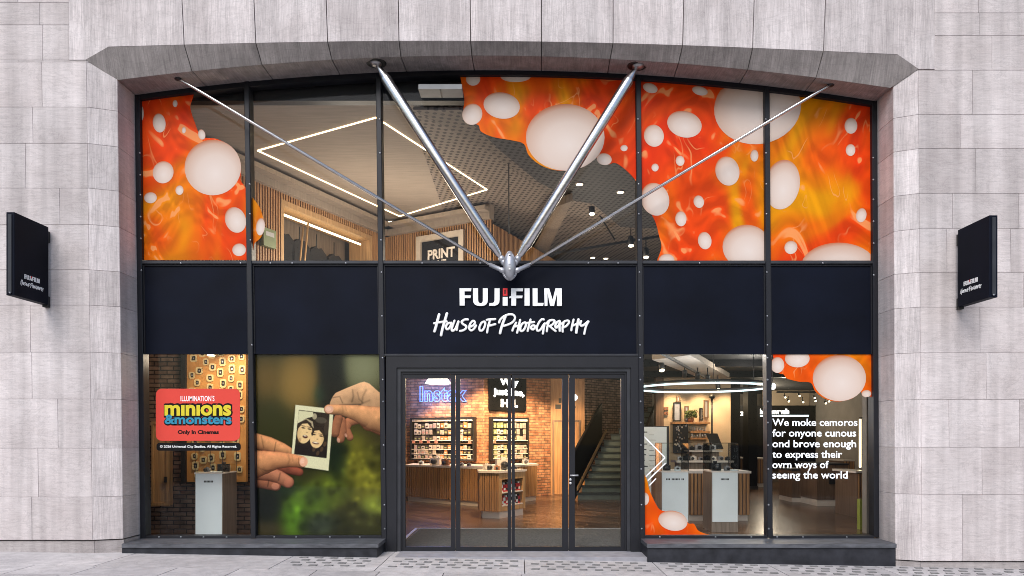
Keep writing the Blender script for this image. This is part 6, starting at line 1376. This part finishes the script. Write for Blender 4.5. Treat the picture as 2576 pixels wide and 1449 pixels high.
# print board
pbd = thing('print_board', 'pale framed dark board reading PRINT on the slatted upper wall', 'sign', W(1110, 660, Q1, Q2, .06))
mb = MB(); q, n = onwall(mb, Q1, Q2, 1050, 1169, 588, 690, .06, .02); mb.build('board', M['frame'], pbd); f = mpw(q, n); mb = MB()
for (u0, u1, v0, v1) in ((0, 1, 0, .14), (0, .10, .14, 1), (.90, 1, .14, 1)): mb.prism([f(u0, v1, .001), f(u1, v1, .001), f(u1, v0, .001), f(u0, v0, .001)], n * .06)
mb.build('frame', M['cove'], pbd); mb = MB(); text(mb, 'PRINT', .23, .80, .60, .24, f, .01, .03); text(mb, 'LOVE', .25, .62, .84, .2, f, .01, .03); mb.build('lettering', M['ctop'], pbd)
# ceiling downlights and track spots
dl0 = thing('downlight', 'round downlight', 'downlight', C(983, 558, 5.04)); c = LOC[dl0.name]; mb = MB(); mb.tube(c + Vector((0, 0, .009)), c - Vector((0, 0, .01)), [(0, .085), (1, .08)], 20); mb.build('rim', M['ctop'], dl0); mb = MB(); mb.tube(c - Vector((0, 0, .0101)), c - Vector((0, 0, .014)), [(0, .065), (1, .06)], 20); mb.build('lamp_face', M['lamp_warm'], dl0)
dl0['label'] = 'left downlight in the tan ceiling below the corner of the light strips'; dl0['group'] = 'downlights in the upper ceiling'
for x, y, h, lab in ((1067, 553, 5.04, 'right downlight in the tan ceiling below the light strips'), (1458, 463, 4.89, 'left downlight in the charcoal raft beside the right steel strut'), (1561, 483, 4.89, 'right downlight in the charcoal raft near the orange decal'), (1491, 648, 5.04, 'left low downlight just above the transom right of the hub'), (1524, 650, 5.04, 'right low downlight just above the transom right of the hub')):
    dup(dl0, C(x, y, h), lab)
for x, y, lab in ((1489, 531, 'upper lit spotlight hanging from the charcoal raft'), (1587, 611, 'lit spotlight left of the fourth upper pane mullion'), (1625, 640, 'lowest lit spotlight behind the right upper pane'), (1497, 560, 'dim spotlight below the upper one on the raft')):
    if 'dim' in lab: continue
    spot(lab, P(x, y - 6, 5.0), (0, -.2, -1), 1.2, 'upper track spotlights')
for a, b, lab in (((1495, 520), (1562, 572), 'short black track along the edge of the charcoal raft'), ((1395, 640), (1700, 560), 'long black track crossing the upper room'), ((1600, 615), (1680, 668), 'black track behind the right upper pane')):
    a, b = P(*a, 5.3), P(*b, 5.3); b.y += 1.0; mb = MB(); mb.obox(a, b - a, (0, .05, 0), (0, 0, .05)); tag(mb.build('light_track', M['black']), lab, 'light track')
mb = MB(); c = C(1280, 395, 5.1); mb.rod((c.x, c.y, c.z), (c.x, c.y, c.z - 1.4), .01, 6); tag(mb.build('cable', M['black']), 'thin black cable hanging from the middle of the upper ceiling', 'cable')

# ------------------------------------------------------------------ light of the lamps seen inside
def lamp(p, e, col=(1, .74, .47), r=.12, name='lamp_light'):
    d = bpy.data.lights.new(name, 'POINT'); d.energy = e; d.color = col; d.shadow_soft_size = r; o = bpy.data.objects.new(name, d); COL.objects.link(o); o.location = p
def spotl(p, to, e, ang=70, col=(1, .66, .36)):
    d = bpy.data.lights.new('spot_light', 'SPOT'); d.energy = e; d.color = col; d.spot_size = R(ang); d.spot_blend = .6; d.shadow_soft_size = .08; o = bpy.data.objects.new('spot_light', d); COL.objects.link(o); o.location = p
    o.rotation_euler = (Vector(p) - Vector(to)).to_track_quat('Z', 'Y').to_euler()
for x, y, tx, ty, tz, e in ((-2.3, 7.6, -2.1, 8.9, .9, 260), (-1.0, 6.6, -0.9, 8.4, 1.5, 520), (0.6, 7.2, 0.2, 9, 1.5, 420), (-0.4, 3.2, -0.4, 4.6, .6, 260), (1.0, 8.0, 1.4, 9.8, 1.2, 160)):
    spotl((x, y, 3.3), (tx, ty, tz), e * 1.35)
lamp((-0.6, 4.6, 3.1), 70); lamp((1.2, 5.4, 3.1), 50); lamp((0.3, 2.0, 3.1), 36)
spotl((-4.6, 1.0, 3.2), (-4.7, 1.75, 2.0), 60, 110, (1, .72, .42)); lamp((-5.2, .9, 2.95), 14, (1, .8, .6)); lamp((-4.4, .6, 1.9), 5, (1, .85, .7))
lamp(rc_ + Vector((0, 0, -.1)), 55, (.95, .97, 1), 1.0); lamp((3.2, 1.2, 3.1), 20, (1, .94, .88))
for x in (4.4, 5.2, 5.9): spotl((x, 9.2, 3.3), (x, 9.8, 1.4), 90, 80)
lamp((7.6, 9.5, 3.0), 34, (1, .85, .65)); lamp((8.6, 14.0, 3.0), 70, (1, .82, .6)); lamp((5.2, 5.2, 3.0), 40, (1, .9, .78)); lamp((6.4, 14.5, 3.0), 20)
lamp((-3.2, 3.2, cz - 1.7), 65, (1, .86, .70), .6); lamp((-1.9, 3.9, cz - 1.6), 60, (1, .86, .70), .6); lamp((1.6, 5.0, cz - 2.0), 75, (1, .86, .7), .4); lamp((-4.9, 4.9, cz - 1.2), 22, (1, .84, .64)); lamp((4.6, 5.5, cz - 2.2), 50, (1, .88, .72), .4)
pn_ = W(1110, 992, A, B, .35); lamp(pn_, 24, (.22, .32, 1), .25, 'neon_light'); lamp(pn_ - tA * .6, 20, (.22, .34, 1), .25, 'neon_light')
